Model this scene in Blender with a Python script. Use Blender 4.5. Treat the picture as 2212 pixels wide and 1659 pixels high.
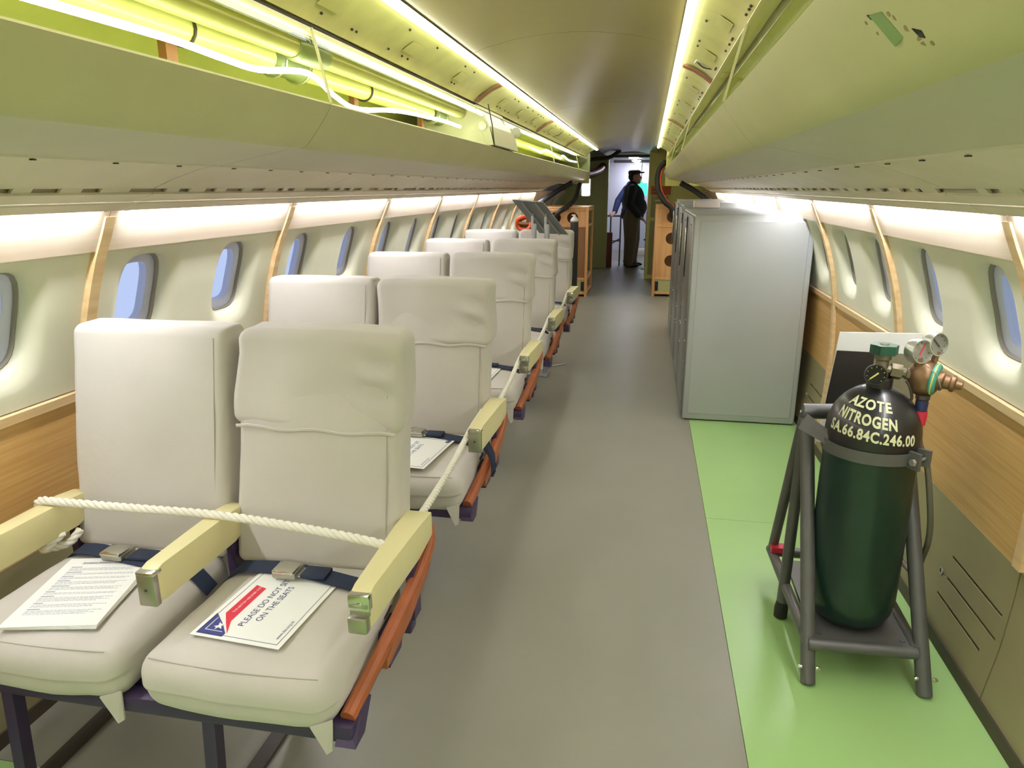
import bpy, bmesh, math, random
from mathutils import Vector, Matrix, noise
import numpy as np

for o in list(bpy.data.objects): bpy.data.objects.remove(o)
random.seed(4)
scene = bpy.context.scene
C = scene.collection

# ------------------------------------------------------------------ camera, world, exposure
W, H, FPX, CAMZ = 2212, 1659, 1533.0, 1.4
VX, VY = 1402.0, 405.0
_y = np.array([VX - W/2, -(VY - H/2), -FPX]); _y /= np.linalg.norm(_y)
_p = math.atan2(_y[1], -_y[2])
_z = np.array([0, math.cos(_p), math.sin(_p)]); _z -= _y*_z.dot(_y); _z /= np.linalg.norm(_z)
_x = np.cross(_y, _z)
ROT = np.array([_x, _y, _z])
cd = bpy.data.cameras.new('camera'); cam = bpy.data.objects.new('camera', cd); C.objects.link(cam)
cd.sensor_fit = 'HORIZONTAL'; cd.sensor_width = 36; cd.lens = FPX/W*36
cd.clip_start = .02; cd.clip_end = 200
cam.matrix_world = Matrix.Translation((0, 0, CAMZ)) @ Matrix(ROT.tolist()).to_4x4()
scene.camera = cam

def px(x, y, X=None, Y=None, Z=None):
    """photo pixel -> world point on a known plane"""
    d = ROT @ np.array([x - W/2, -(y - H/2), -FPX])
    t = X/d[0] if X is not None else (Y/d[1] if Y is not None else (Z - CAMZ)/d[2])
    return Vector((d[0]*t, d[1]*t, CAMZ + d[2]*t))

w = bpy.data.worlds.new('world'); scene.world = w; w.use_nodes = True
w.node_tree.nodes['Background'].inputs[0].default_value = (.58, .70, 1.0, 1)
w.node_tree.nodes['Background'].inputs[1].default_value = 1.25
vs = scene.view_settings
vs.view_transform = 'Standard'; vs.look = 'None'; vs.gamma = 1; vs.use_curve_mapping = False
vs.exposure = -0.4
LED_POWER, COVE_POWER, ROPE_POWER = 20.0, 122.0, 28.0
LED_COL = (1.0, 1.0, .90); COVE_COL = (.95, .95, 1.0)

# ------------------------------------------------------------------ materials
MATS = {}
def S(r, g, b):
    f = lambda c: (c/255/12.92 if c/255 <= .04045 else ((c/255 + .055)/1.055)**2.4)
    return (f(r), f(g), f(b), 1)
def mat(name, col, rough=.5, metal=0, bump=0, bscale=200, var=0, vscale=6, stretch=(1,1,1), spec=.5, col2=None, coat=0, sheen=0):
    m = bpy.data.materials.new(name); m.use_nodes = True
    nt = m.node_tree; b = nt.nodes['Principled BSDF']
    b.inputs['Base Color'].default_value = col
    b.inputs['Roughness'].default_value = rough; b.inputs['Metallic'].default_value = metal
    b.inputs['Specular IOR Level'].default_value = spec
    if coat: b.inputs['Coat Weight'].default_value = coat; b.inputs['Coat Roughness'].default_value = .15
    if sheen: b.inputs['Sheen Weight'].default_value = sheen
    if bump or var or col2:
        tc = nt.nodes.new('ShaderNodeTexCoord'); mp = nt.nodes.new('ShaderNodeMapping')
        mp.inputs['Scale'].default_value = stretch
        nt.links.new(tc.outputs['Object'], mp.inputs['Vector'])
    if var or col2:
        n = nt.nodes.new('ShaderNodeTexNoise'); n.inputs['Scale'].default_value = vscale; n.inputs['Detail'].default_value = 6
        nt.links.new(mp.outputs[0], n.inputs['Vector'])
        r = nt.nodes.new('ShaderNodeValToRGB')
        c2 = col2 if col2 else tuple(c*(1 - var) for c in col[:3]) + (1,)
        r.color_ramp.elements[0].position = .35; r.color_ramp.elements[0].color = c2
        r.color_ramp.elements[1].position = .65; r.color_ramp.elements[1].color = col
        nt.links.new(n.outputs['Fac'], r.inputs['Fac']); nt.links.new(r.outputs['Color'], b.inputs['Base Color'])
    if bump:
        n2 = nt.nodes.new('ShaderNodeTexNoise'); n2.inputs['Scale'].default_value = bscale; n2.inputs['Detail'].default_value = 3
        nt.links.new(mp.outputs[0], n2.inputs['Vector'])
        bp = nt.nodes.new('ShaderNodeBump'); bp.inputs['Strength'].default_value = bump; bp.inputs['Distance'].default_value = .002
        nt.links.new(n2.outputs['Fac'], bp.inputs['Height']); nt.links.new(bp.outputs['Normal'], b.inputs['Normal'])
    MATS[name] = m
    return m
def emit(name, col, st):
    m = bpy.data.materials.new(name); m.use_nodes = True
    nt = m.node_tree; nt.nodes.clear()
    e = nt.nodes.new('ShaderNodeEmission'); e.inputs[0].default_value = tuple(col)[:3] + (1,); e.inputs[1].default_value = st
    o = nt.nodes.new('ShaderNodeOutputMaterial'); nt.links.new(e.outputs[0], o.inputs[0])
    MATS[name] = m
def glass(name, col=(1,1,1,1), gloss=.12, rough=.02):
    m = bpy.data.materials.new(name); m.use_nodes = True
    nt = m.node_tree; nt.nodes.clear()
    t = nt.nodes.new('ShaderNodeBsdfTransparent'); t.inputs[0].default_value = col
    g = nt.nodes.new('ShaderNodeBsdfGlossy'); g.inputs['Roughness'].default_value = rough
    lw = nt.nodes.new('ShaderNodeLayerWeight'); lw.inputs[0].default_value = .5
    pw = nt.nodes.new('ShaderNodeMath'); pw.operation = 'POWER'; pw.inputs[1].default_value = 4.0; nt.links.new(lw.outputs['Facing'], pw.inputs[0])
    fr = nt.nodes.new('ShaderNodeMath'); fr.operation = 'MULTIPLY_ADD'; fr.inputs[1].default_value = .10; fr.inputs[2].default_value = .02; nt.links.new(pw.outputs[0], fr.inputs[0])
    mx = nt.nodes.new('ShaderNodeMixShader'); o = nt.nodes.new('ShaderNodeOutputMaterial')
    nt.links.new(fr.outputs[0], mx.inputs[0]); nt.links.new(t.outputs[0], mx.inputs[1]); nt.links.new(g.outputs[0], mx.inputs[2])
    nt.links.new(mx.outputs[0], o.inputs[0]); MATS[name] = m

mat('fabric', S(200,194,184), .85, bump=.6, bscale=26, var=.05, vscale=5, sheen=.2)
mat('fabric_seam', S(172,166,154), .9)
mat('ivory', S(222,220,196), .42, var=.03, vscale=3)
mat('ivory_bin', S(206,200,156), .5, bump=.12, bscale=350, var=.05, vscale=4)
mat('grey_bin', S(208,202,188), .5, bump=.12, bscale=350, var=.04, vscale=5)
mat('bin_paint', S(222,226,140), .32, var=.08, vscale=5)
mat('upper_panel', S(216,212,136), .3, var=.14, vscale=9)
mat('ceiling_paint', S(160,147,88), .30, bump=.08, bscale=4, var=.06, vscale=2)
mat('service', S(228,218,202), .4, var=.06, vscale=6)
mat('wood', S(208,168,106), .45, col2=S(194,150,88), vscale=60, stretch=(1,.05,1.6), bump=.1, bscale=60)
mat('wood_pale', S(224,196,150), .45, col2=S(206,172,124), vscale=26, stretch=(1,.08,1.6))
mat('wood_band', S(236,220,202), .5, col2=S(226,204,182), vscale=22, stretch=(1,.06,1.6))
mat('kick', S(150,140,104), .45, var=.08, vscale=5)
mat('floor_grey', S(138,136,121), .34, var=.05, vscale=3, bump=.15, bscale=500)
mat('floor_green', S(160,198,124), .30, var=.05, vscale=2, bump=.1, bscale=500)
mat('black', S(18,18,18), .5)
mat('rubber', S(30,29,27), .55, bump=.2, bscale=80)
mat('gasket', S(140,134,124), .5)
mat('pane', S(200,204,226), .3)
mat('arm', S(226,216,162), .38, var=.03, vscale=8)
mat('chrome', S(215,215,205), .18, 1)
mat('steel', S(176,174,160), .35, .9, bump=.05, bscale=300)
mat('navy', S(30,42,66), .75, bump=.5, bscale=700)
mat('purple', S(54,40,74), .45)
mat('orange', S(166,92,52), .42, var=.18, vscale=14)
mat('rope', S(238,234,218), .85, bump=.4, bscale=600)
mat('paper', S(242,242,236), .5)
mat('print_blue', S(58,66,120), .6); mat('print_grey', S(150,148,172), .7); mat('print_red', S(216,48,72), .5)
mat('print_navy', S(48,58,128), .5); mat('print_white', S(240,240,236), .5)
mat('gas_green', S(18,46,36), .34, var=.2, vscale=12, coat=.2)
mat('gas_black', S(34,33,33), .34, var=.25, vscale=10, coat=.25)
mat('letter', S(222,222,178), .55)
mat('frame_grey', S(96,96,92), .42, .2, var=.12, vscale=12)
mat('bronze', S(142,110,80), .4, .6, var=.25, vscale=30)
mat('brass_dull', S(126,118,94), .45, .6, var=.2, vscale=30)
mat('knob_green', S(24,74,52), .4); mat('teal', S(70,150,130), .5)
mat('gauge_face', S(228,228,222), .35); mat('gauge_dark', S(44,42,38), .3); mat('needle', S(214,206,110), .5); mat('red', S(196,44,64), .45)
mat('blue_fit', S(36,42,80), .4); mat('hose_grey', S(110,104,92), .5, .2, bump=.4, bscale=400)
mat('cabinet', S(180,182,180), .42, .15, bump=.06, bscale=250, var=.03, vscale=3)
mat('cabinet_door', S(150,152,150), .32, .7, var=.05, vscale=5)
mat('white_box', S(226,216,206), .6)
mat('rack_wood', S(216,164,108), .5, col2=S(200,146,88), vscale=18, stretch=(1,1,.1))
mat('rack_dark', S(128,88,50), .55); mat('rack_pale', S(170,166,116), .5)
mat('orange_hose', S(224,90,44), .5); mat('label_orange', S(214,112,40), .5)
mat('bulk_green', S(188,194,144), .5, var=.06, vscale=4); mat('bulk_yellow', S(242,236,146), .45, var=.05, vscale=4)
mat('dark_pipe', S(66,58,46), .5); mat('red_pipe', S(110,52,44), .5)
mat('far_wall', S(214,212,226), .6); mat('jacket', S(36,37,40), .8); mat('trousers', S(104,92,76), .85); mat('skin', S(196,150,128), .55)
mat('shoe', S(22,20,20), .4); mat('cap', S(30,30,32), .8); mat('blue_cloth', S(34,46,92), .8); mat('denim', S(58,80,130), .85); mat('hair', S(40,34,30), .8)
mat('sign_grey', S(150,152,154), .45, .4); mat('sign_post', S(186,188,188), .35, .5)
mat('photo_dark', S(52,50,48), .25); mat('photo_mid', S(140,134,110), .25)
mat('strap_brown', S(150,100,60), .5); mat('tape_green', S(134,160,104), .5); mat('stain', S(150,134,96), .7)
mat('olive', S(168,166,96), .45, var=.1, vscale=8)
mat('strap_dark', S(62,52,40), .8, bump=.4, bscale=120)
mat('green_sleeve', S(120,132,84), .45); mat('wire', S(60,54,46), .5); mat('alu', S(206,206,196), .3, .8)
emit('led', LED_COL, LED_POWER); emit('cove', COVE_COL, COVE_POWER); emit('rope_led', (1,1,.82), ROPE_POWER)
emit('lamp', (1,.97,.95), 14); emit('far_lamp', (.90,.90,1), 190); emit('exit', (.1,.95,.72), 1.6); emit('red_led', (1,.1,.12), 3)
emit('yellow_led', (1,.7,.1), 2); emit('green_led', (.05,1,.35), 4)
glass('perspex', (.97,.985,.93,1)); glass('window_glass', (.93,.95,1,1))

# ------------------------------------------------------------------ mesh helpers
class MB:
    def __init__(s): s.v = []; s.f = []
    def add(s, v, f):
        n = len(s.v); s.v += [tuple(p) for p in v]; s.f += [[i + n for i in q] for q in f]; return s
    def box(s, x0, x1, y0, y1, z0, z1):
        v = [(x,y,z) for x in (x0,x1) for y in (y0,y1) for z in (z0,z1)]
        return s.add(v, [(0,1,3,2),(4,6,7,5),(0,4,5,1),(2,3,7,6),(0,2,6,4),(1,5,7,3)])
    def rbox(s, x0, x1, y0, y1, z0, z1, r=.005, seg=2):
        bm = bmesh.new(); bmesh.ops.create_cube(bm, size=1)
        for v in bm.verts: v.co = Vector(((x0+x1)/2 + v.co.x*(x1-x0), (y0+y1)/2 + v.co.y*(y1-y0), (z0+z1)/2 + v.co.z*(z1-z0)))
        bmesh.ops.bevel(bm, geom=bm.edges[:], offset=r, segments=seg, profile=.5, affect='EDGES')
        s.bm(bm); return s
    def bm(s, bm, M=None):
        bm.verts.index_update()
        s.add([(M @ v.co if M else v.co) for v in bm.verts], [[v.index for v in f.verts] for f in bm.faces]); bm.free(); return s
    def bar(s, a, b, wx, wz, up=(0,0,1)):
        a, b = Vector(a), Vector(b); d = (b-a).normalized(); u = Vector(up)
        sd = d.cross(u)
        if sd.length < 1e-4: sd = d.cross(Vector((1,0,0)))
        sd.normalize(); u = sd.cross(d)
        v = [p + sd*i*wx/2 + u*j*wz/2 for p in (a,b) for i,j in ((-1,-1),(1,-1),(1,1),(-1,1))]
        return s.add(v, [(3,2,1,0),(4,5,6,7),(0,1,5,4),(1,2,6,5),(2,3,7,6),(3,0,4,7)])
    def tube(s, pts, r, n=10, caps=True, flat=1.0):
        pts = [Vector(p) for p in pts]; k = len(pts)
        rs = r if isinstance(r, (list, tuple)) else [r]*k
        t0 = (pts[1]-pts[0]).normalized(); ref = Vector((0,0,1)) if abs(t0.z) < .9 else Vector((1,0,0))
        u = (ref - t0*ref.dot(t0)).normalized(); V = []; F = []
        for i, p in enumerate(pts):
            t = (pts[min(i+1,k-1)] - pts[max(i-1,0)]).normalized()
            u = (u - t*u.dot(t)); u = u.normalized() if u.length > 1e-6 else t.orthogonal().normalized()
            q = t.cross(u)
            for j in range(n):
                a = 2*math.pi*j/n
                V.append(p + (u*math.cos(a) + q*math.sin(a)*flat)*rs[i])
        for i in range(k-1):
            for j in range(n): F.append((i*n+j, i*n+(j+1)%n, (i+1)*n+(j+1)%n, (i+1)*n+j))
        if caps: F.append(tuple(range(n))[::-1]); F.append(tuple((k-1)*n + j for j in range(n)))
        return s.add(V, F)
    def lathe(s, prof, o=(0,0,0), ax=(0,0,1), n=24):
        o = Vector(o); ax = Vector(ax).normalized(); u = ax.orthogonal().normalized(); q = ax.cross(u); V = []; F = []
        for r, h in prof:
            for j in range(n):
                a = 2*math.pi*j/n; V.append(o + ax*h + (u*math.cos(a) + q*math.sin(a))*max(r, 1e-5))
        for i in range(len(prof)-1):
            for j in range(n): F.append((i*n+j, i*n+(j+1)%n, (i+1)*n+(j+1)%n, (i+1)*n+j))
        F.append(tuple(range(n))[::-1]); F.append(tuple((len(prof)-1)*n + j for j in range(n)))
        return s.add(V, F)
    def prism(s, poly, d):
        """poly: list of 3D points, d: extrude vector"""
        n = len(poly); poly = [Vector(p) for p in poly]; d = Vector(d)
        return s.add(poly + [p + d for p in poly], [tuple(range(n))[::-1], tuple(range(n, 2*n))] + [(i,(i+1)%n,(i+1)%n+n,i+n) for i in range(n)])
    def slab(s, pts, y0, y1, off, side):
        """open profile (D,z) extruded along Y with thickness off (+ = left-hand normal)"""
        n = len(pts); nor = []
        for i in range(n):
            a = pts[max(i-1,0)]; b = pts[min(i+1,n-1)]; dx, dz = b[0]-a[0], b[1]-a[1]; L = math.hypot(dx,dz) or 1
            nor.append((dz/L, -dx/L))
        V = []
        for y in (y0,y1):
            for p in pts: V.append((CX + side*p[0], y, p[1]))
            for p, m in zip(pts, nor): V.append((CX + side*(p[0] + m[0]*off), y, p[1] + m[1]*off))
        F = []; m = 2*n
        for i in range(n-1):
            F += [(i,i+1,i+1+m,i+m), (n+i,n+i+m,n+i+1+m,n+i+1), (i,n+i,n+i+1,i+1), (m+i,m+i+1,m+n+i+1,m+n+i)]
        F += [(0,m,m+n,n), (n-1,2*n-1,m+2*n-1,m+n-1)]
        return s.add(V, F)
    def build(s, name, m, parent=None, angle=35, smooth=True):
        me = bpy.data.meshes.new(name); me.from_pydata(s.v, [], s.f); me.update()
        bm = bmesh.new(); bm.from_mesh(me); bmesh.ops.recalc_face_normals(bm, faces=bm.faces[:]); bm.to_mesh(me); bm.free()
        if smooth:
            me.shade_smooth(); me.set_sharp_from_angle(angle=math.radians(angle))
        me.materials.append(MATS[m])
        o = bpy.data.objects.new(name, me); C.objects.link(o)
        if parent: o.parent = parent
        return o
def tag(o, label, cat, group=None):
    o['label'] = label; o['category'] = cat
    if group: o['group'] = group
    return o
def empty(name, loc=(0,0,0)):
    o = bpy.data.objects.new(name, None); C.objects.link(o); o.location = loc; o.empty_display_size = .05; return o
def thing(name, label, cat, loc=(0,0,0), group=None): return tag(empty(name, loc), label, cat, group)
def struct(o): o['kind'] = 'structure'; return o
def arc(pts, n=8):
    """Catmull-Rom resample"""
    P = [Vector(p) for p in pts]; P = [P[0]*2-P[1]] + P + [P[-1]*2-P[-2]]; out = []
    for i in range(1, len(P)-2):
        for k in range(n):
            t = k/n; a,b,c,d = P[i-1],P[i],P[i+1],P[i+2]
            out.append(.5*((2*b) + (c-a)*t + (2*a-5*b+4*c-d)*t*t + (3*b-a-3*c+d)*t**3))
    out.append(P[-2]); return out
def soft(cx, cy, cz, hx, hy, hz, r, m=6, fn=None):
    """rounded cushion block as a bmesh"""
    def axis(h):
        rr = min(r, h*.98); c = h - rr; L = []
        for i in range(4): L.append(-c - rr*math.tan((1 - i/4)*math.pi/4))
        for i in range(m+1): L.append(-c + 2*c*i/m)
        for i in range(1,5): L.append(c + rr*math.tan(i/4*math.pi/4))
        return L
    A = [axis(hx), axis(hy), axis(hz)]; Hh = (hx,hy,hz); bm = bmesh.new()
    for ax in range(3):
        u, v = [(1,2),(2,0),(0,1)][ax]
        for sg in (-1,1):
            g = []
            for a in A[u]:
                row = []
                for b in A[v]:
                    p = [0,0,0]; p[ax] = sg*Hh[ax]; p[u] = a; p[v] = b
                    core = [max(-(Hh[i]-min(r,Hh[i]*.98)), min(Hh[i]-min(r,Hh[i]*.98), p[i])) for i in range(3)]
                    d = Vector([p[i]-core[i] for i in range(3)])
                    q = Vector(core) + Vector([d.normalized()[i]*min(r,Hh[i]*.98) for i in range(3)])
                    row.append(bm.verts.new(q))
                g.append(row)
            for i in range(len(g)-1):
                for j in range(len(g[0])-1):
                    f = (g[i][j], g[i+1][j], g[i+1][j+1], g[i][j+1]); bm.faces.new(f if sg > 0 else f[::-1])
    bmesh.ops.remove_doubles(bm, verts=bm.verts[:], dist=1e-5)
    for v in bm.verts:
        c = v.co.copy()
        if fn: c = fn(c, (c.x/hx, c.y/hy, c.z/hz))
        v.co = c + Vector((cx,cy,cz))
    return bm
def text_mesh(txt, size, bold=0.0, align='LEFT', spacing=1.0):
    cu = bpy.data.curves.new('t', 'FONT'); cu.body = txt; cu.size = size; cu.align_x = align; cu.offset = bold; cu.space_character = spacing
    cu.resolution_u = 3
    o = bpy.data.objects.new('t', cu); C.objects.link(o)
    dg = bpy.context.evaluated_depsgraph_get(); dg.update()
    me = bpy.data.meshes.new_from_object(o.evaluated_get(dg))
    v = [tuple(p.co) for p in me.vertices]; f = [list(p.vertices) for p in me.polygons]
    bpy.data.objects.remove(o); bpy.data.curves.remove(cu); bpy.data.meshes.remove(me)
    return v, f
def remesh(mb, name, m, parent, voxel=.012, it=4):
    o = mb.build(name, m, parent)
    a = o.modifiers.new('r', 'REMESH'); a.mode = 'VOXEL'; a.voxel_size = voxel
    b = o.modifiers.new('s', 'SMOOTH'); b.factor = .5; b.iterations = it
    dg = bpy.context.evaluated_depsgraph_get(); dg.update()
    me = bpy.data.meshes.new_from_object(o.evaluated_get(dg))
    o.modifiers.clear(); old = o.data; o.data = me; bpy.data.meshes.remove(old)
    me.shade_smooth()
    if not me.materials: me.materials.append(MATS[m])
    return o

# ------------------------------------------------------------------ cabin cross-section
CX = -.307                       # cabin centre line (camera stands right of it)
YB, YF = -2.4, 10.0              # rear end behind the camera, end of the racks
ZP = [0,.19,.35,.6,.816,.92,1.019,1.125,1.23,1.275,1.345,1.5]
DP = [1.276,1.302,1.313,1.317,1.302,1.284,1.262,1.228,1.188,1.165,1.135,1.06]
def wallD(z): return float(np.interp(z, ZP, DP))
def wallpt(side, y, z, depth=0):
    d = (wallD(z+.02) - wallD(z-.02))/.04; L = math.hypot(1, d)
    return Vector((CX + side*(wallD(z) + depth/L), y, z + depth*(-d)/L))
def strip(mb, side, y0, y1, z0, z1, proud, thick, n=None):
    n = n or max(1, int((z1-z0)/.06)); V = []; F = []
    for y in (y0,y1):
        for dep in (-proud, -proud + thick):
            for i in range(n+1): V.append(wallpt(side, y, z0 + (z1-z0)*i/n, dep))
    k = n+1
    for i in range(n):
        F += [(i,i+1,2*k+i+1,2*k+i), (k+i,3*k+i,3*k+i+1,k+i+1), (i,k+i,k+i+1,i+1), (2*k+i,2*k+i+1,3*k+i+1,3*k+i)]
    F += [(0,2*k,3*k,k), (k-1,2*k-1,4*k-1,3*k-1)]
    return mb.add(V, F)
WA, WB, WZ = .104, .128, 1.058     # window half width, half height, centre
def sup(th, a, b, n=3.6):
    c, s_ = abs(math.cos(th)), abs(math.sin(th)); return ((c/a)**n + (s_/b)**n)**(-1/n)
def cell(mb, side, y0, y1, z0, z1, yc, rings, start=0):
    """rectangle with a rounded window hole, following the wall curve; rings = (growth, depth)"""
    th = sorted(set([2*math.pi*i/40 for i in range(40)] + [math.atan2(z-WZ, y-yc) % (2*math.pi) for y in (y0,y1) for z in (z0,z1)]))
    V = []; F = []; N = len(th)
    def rect(t):
        c, s_ = math.cos(t), math.sin(t); r = 9
        if c > 1e-6: r = min(r, (y1-yc)/c)
        if c < -1e-6: r = min(r, (y0-yc)/c)
        if s_ > 1e-6: r = min(r, (z1-WZ)/s_)
        if s_ < -1e-6: r = min(r, (z0-WZ)/s_)
        return r
    R = []
    g0, d0 = rings[0]
    for t in th: R.append((rect(t), 1))
    layers = [[(rect(t), d0) for t in th]]
    for f in (.33,.66): layers.append([(rect(t)*(1-f) + sup(t, WA+g0, WB+g0)*f, d0) for t in th])
    for g, d in rings: layers.append([(sup(t, WA+g, WB+g), d) for t in th])
    for Ly in layers:
        for t, (r, d) in zip(th, Ly): V.append(wallpt(side, yc + r*math.cos(t), WZ + r*math.sin(t), d))
    for k in range(len(layers)-1):
        for i in range(N): F.append((k*N+i, k*N+(i+1)%N, (k+1)*N+(i+1)%N, (k+1)*N+i))
    return mb.add(V, F)
def ring(mb, side, yc, rings, close=False):
    th = [2*math.pi*i/40 for i in range(40)]; N = 40; V = []; F = []
    for g, d in rings:
        for t in th:
            r = sup(t, WA+g, WB+g); V.append(wallpt(side, yc + r*math.cos(t), WZ + r*math.sin(t), d))
    for k in range(len(rings)-1):
        for i in range(N): F.append((k*N+i, k*N+(i+1)%N, (k+1)*N+(i+1)%N, (k+1)*N+i))
    if close: F.append(tuple(range((len(rings)-1)*N, len(rings)*N)))
    return mb.add(V, F)

# ------------------------------------------------------------------ floor
floor = struct(MB().box(-1.72, 1.1, YB, 17, -.06, -.008).build('floor', 'floor_green'))
fy = [YB, .75, 2.957, 17]
for a, b in zip(fy, fy[1:]):
    MB().box(.3165, 1.02, a+.001, b-.001, -.009, 0).build('green_vinyl_sheet', 'floor_green', floor)
MB().box(-1.62, .3145, 1.22, 17, -.009, .001).build('grey_vinyl_sheet', 'floor_grey', floor)
MB().box(-1.62, .3145, YB, 1.218, -.009, 0).build('green_vinyl_sheet', 'floor_green', floor)

# ------------------------------------------------------------------ walls
RIBS = {-1: [-1.56+.0, -.46, .64, 1.745, 2.785, 3.93, 5.0, 6.12, 7.21, 8.3, 9.4], 1: [-1.4, -.3, .8, 1.87, 2.93, 3.945, 5.03, 6.12, 7.2, 8.3, 9.4]}
RIBS[-1] = [-2.4] + RIBS[-1][0:] ; RIBS[1] = [-2.4] + RIBS[1]
for k in RIBS: RIBS[k] = RIBS[k] + [10.5, 11.6, 12.95]
WIN_N = 0
for side, nm in ((-1,'left'), (1,'right')):
    ribs = RIBS[side]
    # outer shell keeps daylight out except through the windows
    sh = MB()
    wall = struct(empty('wall_' + nm))
    sh.slab([(wallD(z) + .085, z) for z in (-.05,.2,.5,.79)], YB-.05, 17, .02, side)
    sh.slab([(wallD(1.32)+.075,1.30), (1.2,1.5), (1.12,1.72), (.9,1.95), (.5,2.06), (0,2.1)], YB-.05, 17, .02, side)
    for i, (a, b) in enumerate(zip(ribs, ribs[1:])):
        if b <= 9.5 and a > -2: wins = [a + (b-a)*.245, a + (b-a)*.735]
        else: wins = []
        mid = (a+b)/2
        if not wins:
            strip(sh, side, a, b, .78, 1.31, -.075, .01)
        else:
            cell(sh, side, a, mid, .78, 1.31, wins[0], [(.004,.078)]); cell(sh, side, mid, b, .78, 1.31, wins[1], [(.004,.078)])
        # ivory panel
        mb = MB(); g = .002
        if wins:
            rr = [(.05,0),(.042,.001),(.03,.005),(.018,.012),(.008,.021),(.002,.032),(0,.045),(-.001,.05)]
            cell(mb, side, a+g, mid, .835, 1.236, wins[0], rr); cell(mb, side, mid, b-g, .835, 1.236, wins[1], rr)
        else: strip(mb, side, a+g, b-g, .835, 1.236, 0, .006)
        mb.build('window_panel', 'ivory', wall, 50)
        bd = MB(); strip(bd, side, a+.002, b-.002, 1.236, 1.352, .014, .02); bd.build('wood_band', 'wood_band', wall)
        dd = MB(); strip(dd, side, a+.002, b-.002, .806, .832, .013, .03, 1); dd.build('dado_rail', 'wood_pale', wall)
        lw = MB(); strip(lw, side, a+.002, b-.002, .43, .806, .003, .02, 6); lw.build('wood_panel', 'wood', wall)
        kp = MB()
        if side > 0 and -1 < a < 4.5:      # three louvres cut right through the panel
            zc = .035
            for zz in (.13,.20,.275):
                ya, yb = a+.03+.05*(zz<.2), a+.36+.03*(zz<.2)
                strip(kp, side, a+.003, b-.003, zc, zz, .004, .02, 2)
                strip(kp, side, a+.003, ya, zz, zz+.009, .004, .02, 1); strip(kp, side, yb, b-.003, zz, zz+.009, .004, .02, 1); zc = zz+.009
            strip(kp, side, a+.003, b-.003, zc, .43, .004, .02, 3)
        else: strip(kp, side, a+.003, b-.003, .035, .43, .004, .02, 6)
        k_ = kp.build('kick_panel', 'kick', wall)
        rb = MB(); strip(rb, side, b-.019, b+.019, .0 if b > 3 else .44, 1.33, .019, .03, 16)
        if b < 12: rb.build('rib_strip', 'wood_pale', wall)
        if side > 0 and -1 < a < 4.5:
            p = wallpt(side, a+.40, .205, -.005); MB().lathe([(.013,0),(.013,.004),(.008,.004),(.008,.001)], p, (-side,0,0), 16).build('grommet', 'steel', k_)
        skb = MB(); strip(skb, side, a, b, .0, .036, .012, .03, 1); skb.build('skirting', 'dark_pipe', wall)
        for wc in wins:
            if wc < 1.2 and side < 0 or wc < 1.5 and side > 0: continue
            WIN_N += 1
            wo = struct(empty('window_%d' % WIN_N)); wo.location = wallpt(side, wc, WZ-WB)
            loc = wo.location
            def wb(mbx, n_, m_):
                mbx.v = [(p[0]-loc[0], p[1]-loc[1], p[2]-loc[2]) for p in mbx.v]; return mbx.build(n_, m_, wo, 40)
            gm = MB(); ring(gm, side, wc, [(0,.044),(-.004,.043),(-.006,.047),(-.006,.056)]); wb(gm, 'gasket', 'gasket')
            pn = MB(); ring(pn, side, wc, [(-.005,.055),(-.03,.057),(-.034,.060),(-.036,.085),(-.02,.095),(.004,.095)]); wb(pn, 'inner_pane', 'pane')
            gl = MB(); ring(gl, side, wc, [(-.034,.072),(-.09,.072)], True); wb(gl, 'glass_pane', 'window_glass')
    # cover the passage beyond and behind
    so = sh.build('outer_shell', 'far_wall', wall, 40)
    # cove lip, slotted service panels above the cove lamp
    for i, (a, b) in enumerate(zip(ribs, ribs[1:])):
        if a >= 9.3: continue
        MB().slab([(1.092,1.345),(1.085,1.340),(1.045,1.358),(1.043,1.362)], a+.002, b-.002, .006, side).build('cove_lip', 'service', wall)
        MB().slab([(1.043,1.364),(.988,1.383)], a+.002, b-.002, .006, side).build('cove_panel', 'service', wall)
        MB().slab([(.983,1.397),(.93,1.419),(.84,1.447),(.80,1.455)], a+.003, b-.003, .006, side).build('service_panel', 'service', wall)
        MB().slab([(1.0,1.3835),(1.0,1.425)], a, b, .004, side).build('slot_light_block', 'service', wall)  # added strip that keeps cove tube light from leaking into the slot
        # dark slot with clips
        MB().slab([(1.0,1.424),(.99,1.485),(.90,1.485)], a, b, .004, side).build('slot_backing', 'service', wall)
        y = a + .05
        cl = MB()
        while y < b - .1:
            L = random.uniform(.03,.10); cl.slab([(.992,1.386),(.976,1.401)], y, y+L, .006, side); y += L + random.uniform(.03,.12)
        cl.build('slot_clip', 'service', wall)['kind'] = 'stuff'
        for k in range(5):
            yy = a + .12 + k*(b-a-.24)/4
            MB().lathe([(.006,0),(.006,.002)], (CX+side*.818, yy, 1.4505), (0,0,-1), 8).build('screw_hole', 'black', wall)
        # lamps in the cove
        lm = thing('cove_lamp' if b > 1 else 'cove_lamp_offscreen', 'white fluorescent cove tube under the overhead lip on the %s wall' % ('seat-side' if side < 0 else 'cabinet-side'), 'lamp', (CX+side*1.105, a+.03, 1.350), 'cove tubes %s' % nm)
        MB().tube([(0,.02,0),(0,b-a-.08,0)], .010, 8).build('tube', 'cove', lm)
        for yy in (.0, b-a-.08): MB().tube([(0,yy,0),(0,yy+.02,0)], .012, 8).build('end_cap', 'alu', lm)

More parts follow.
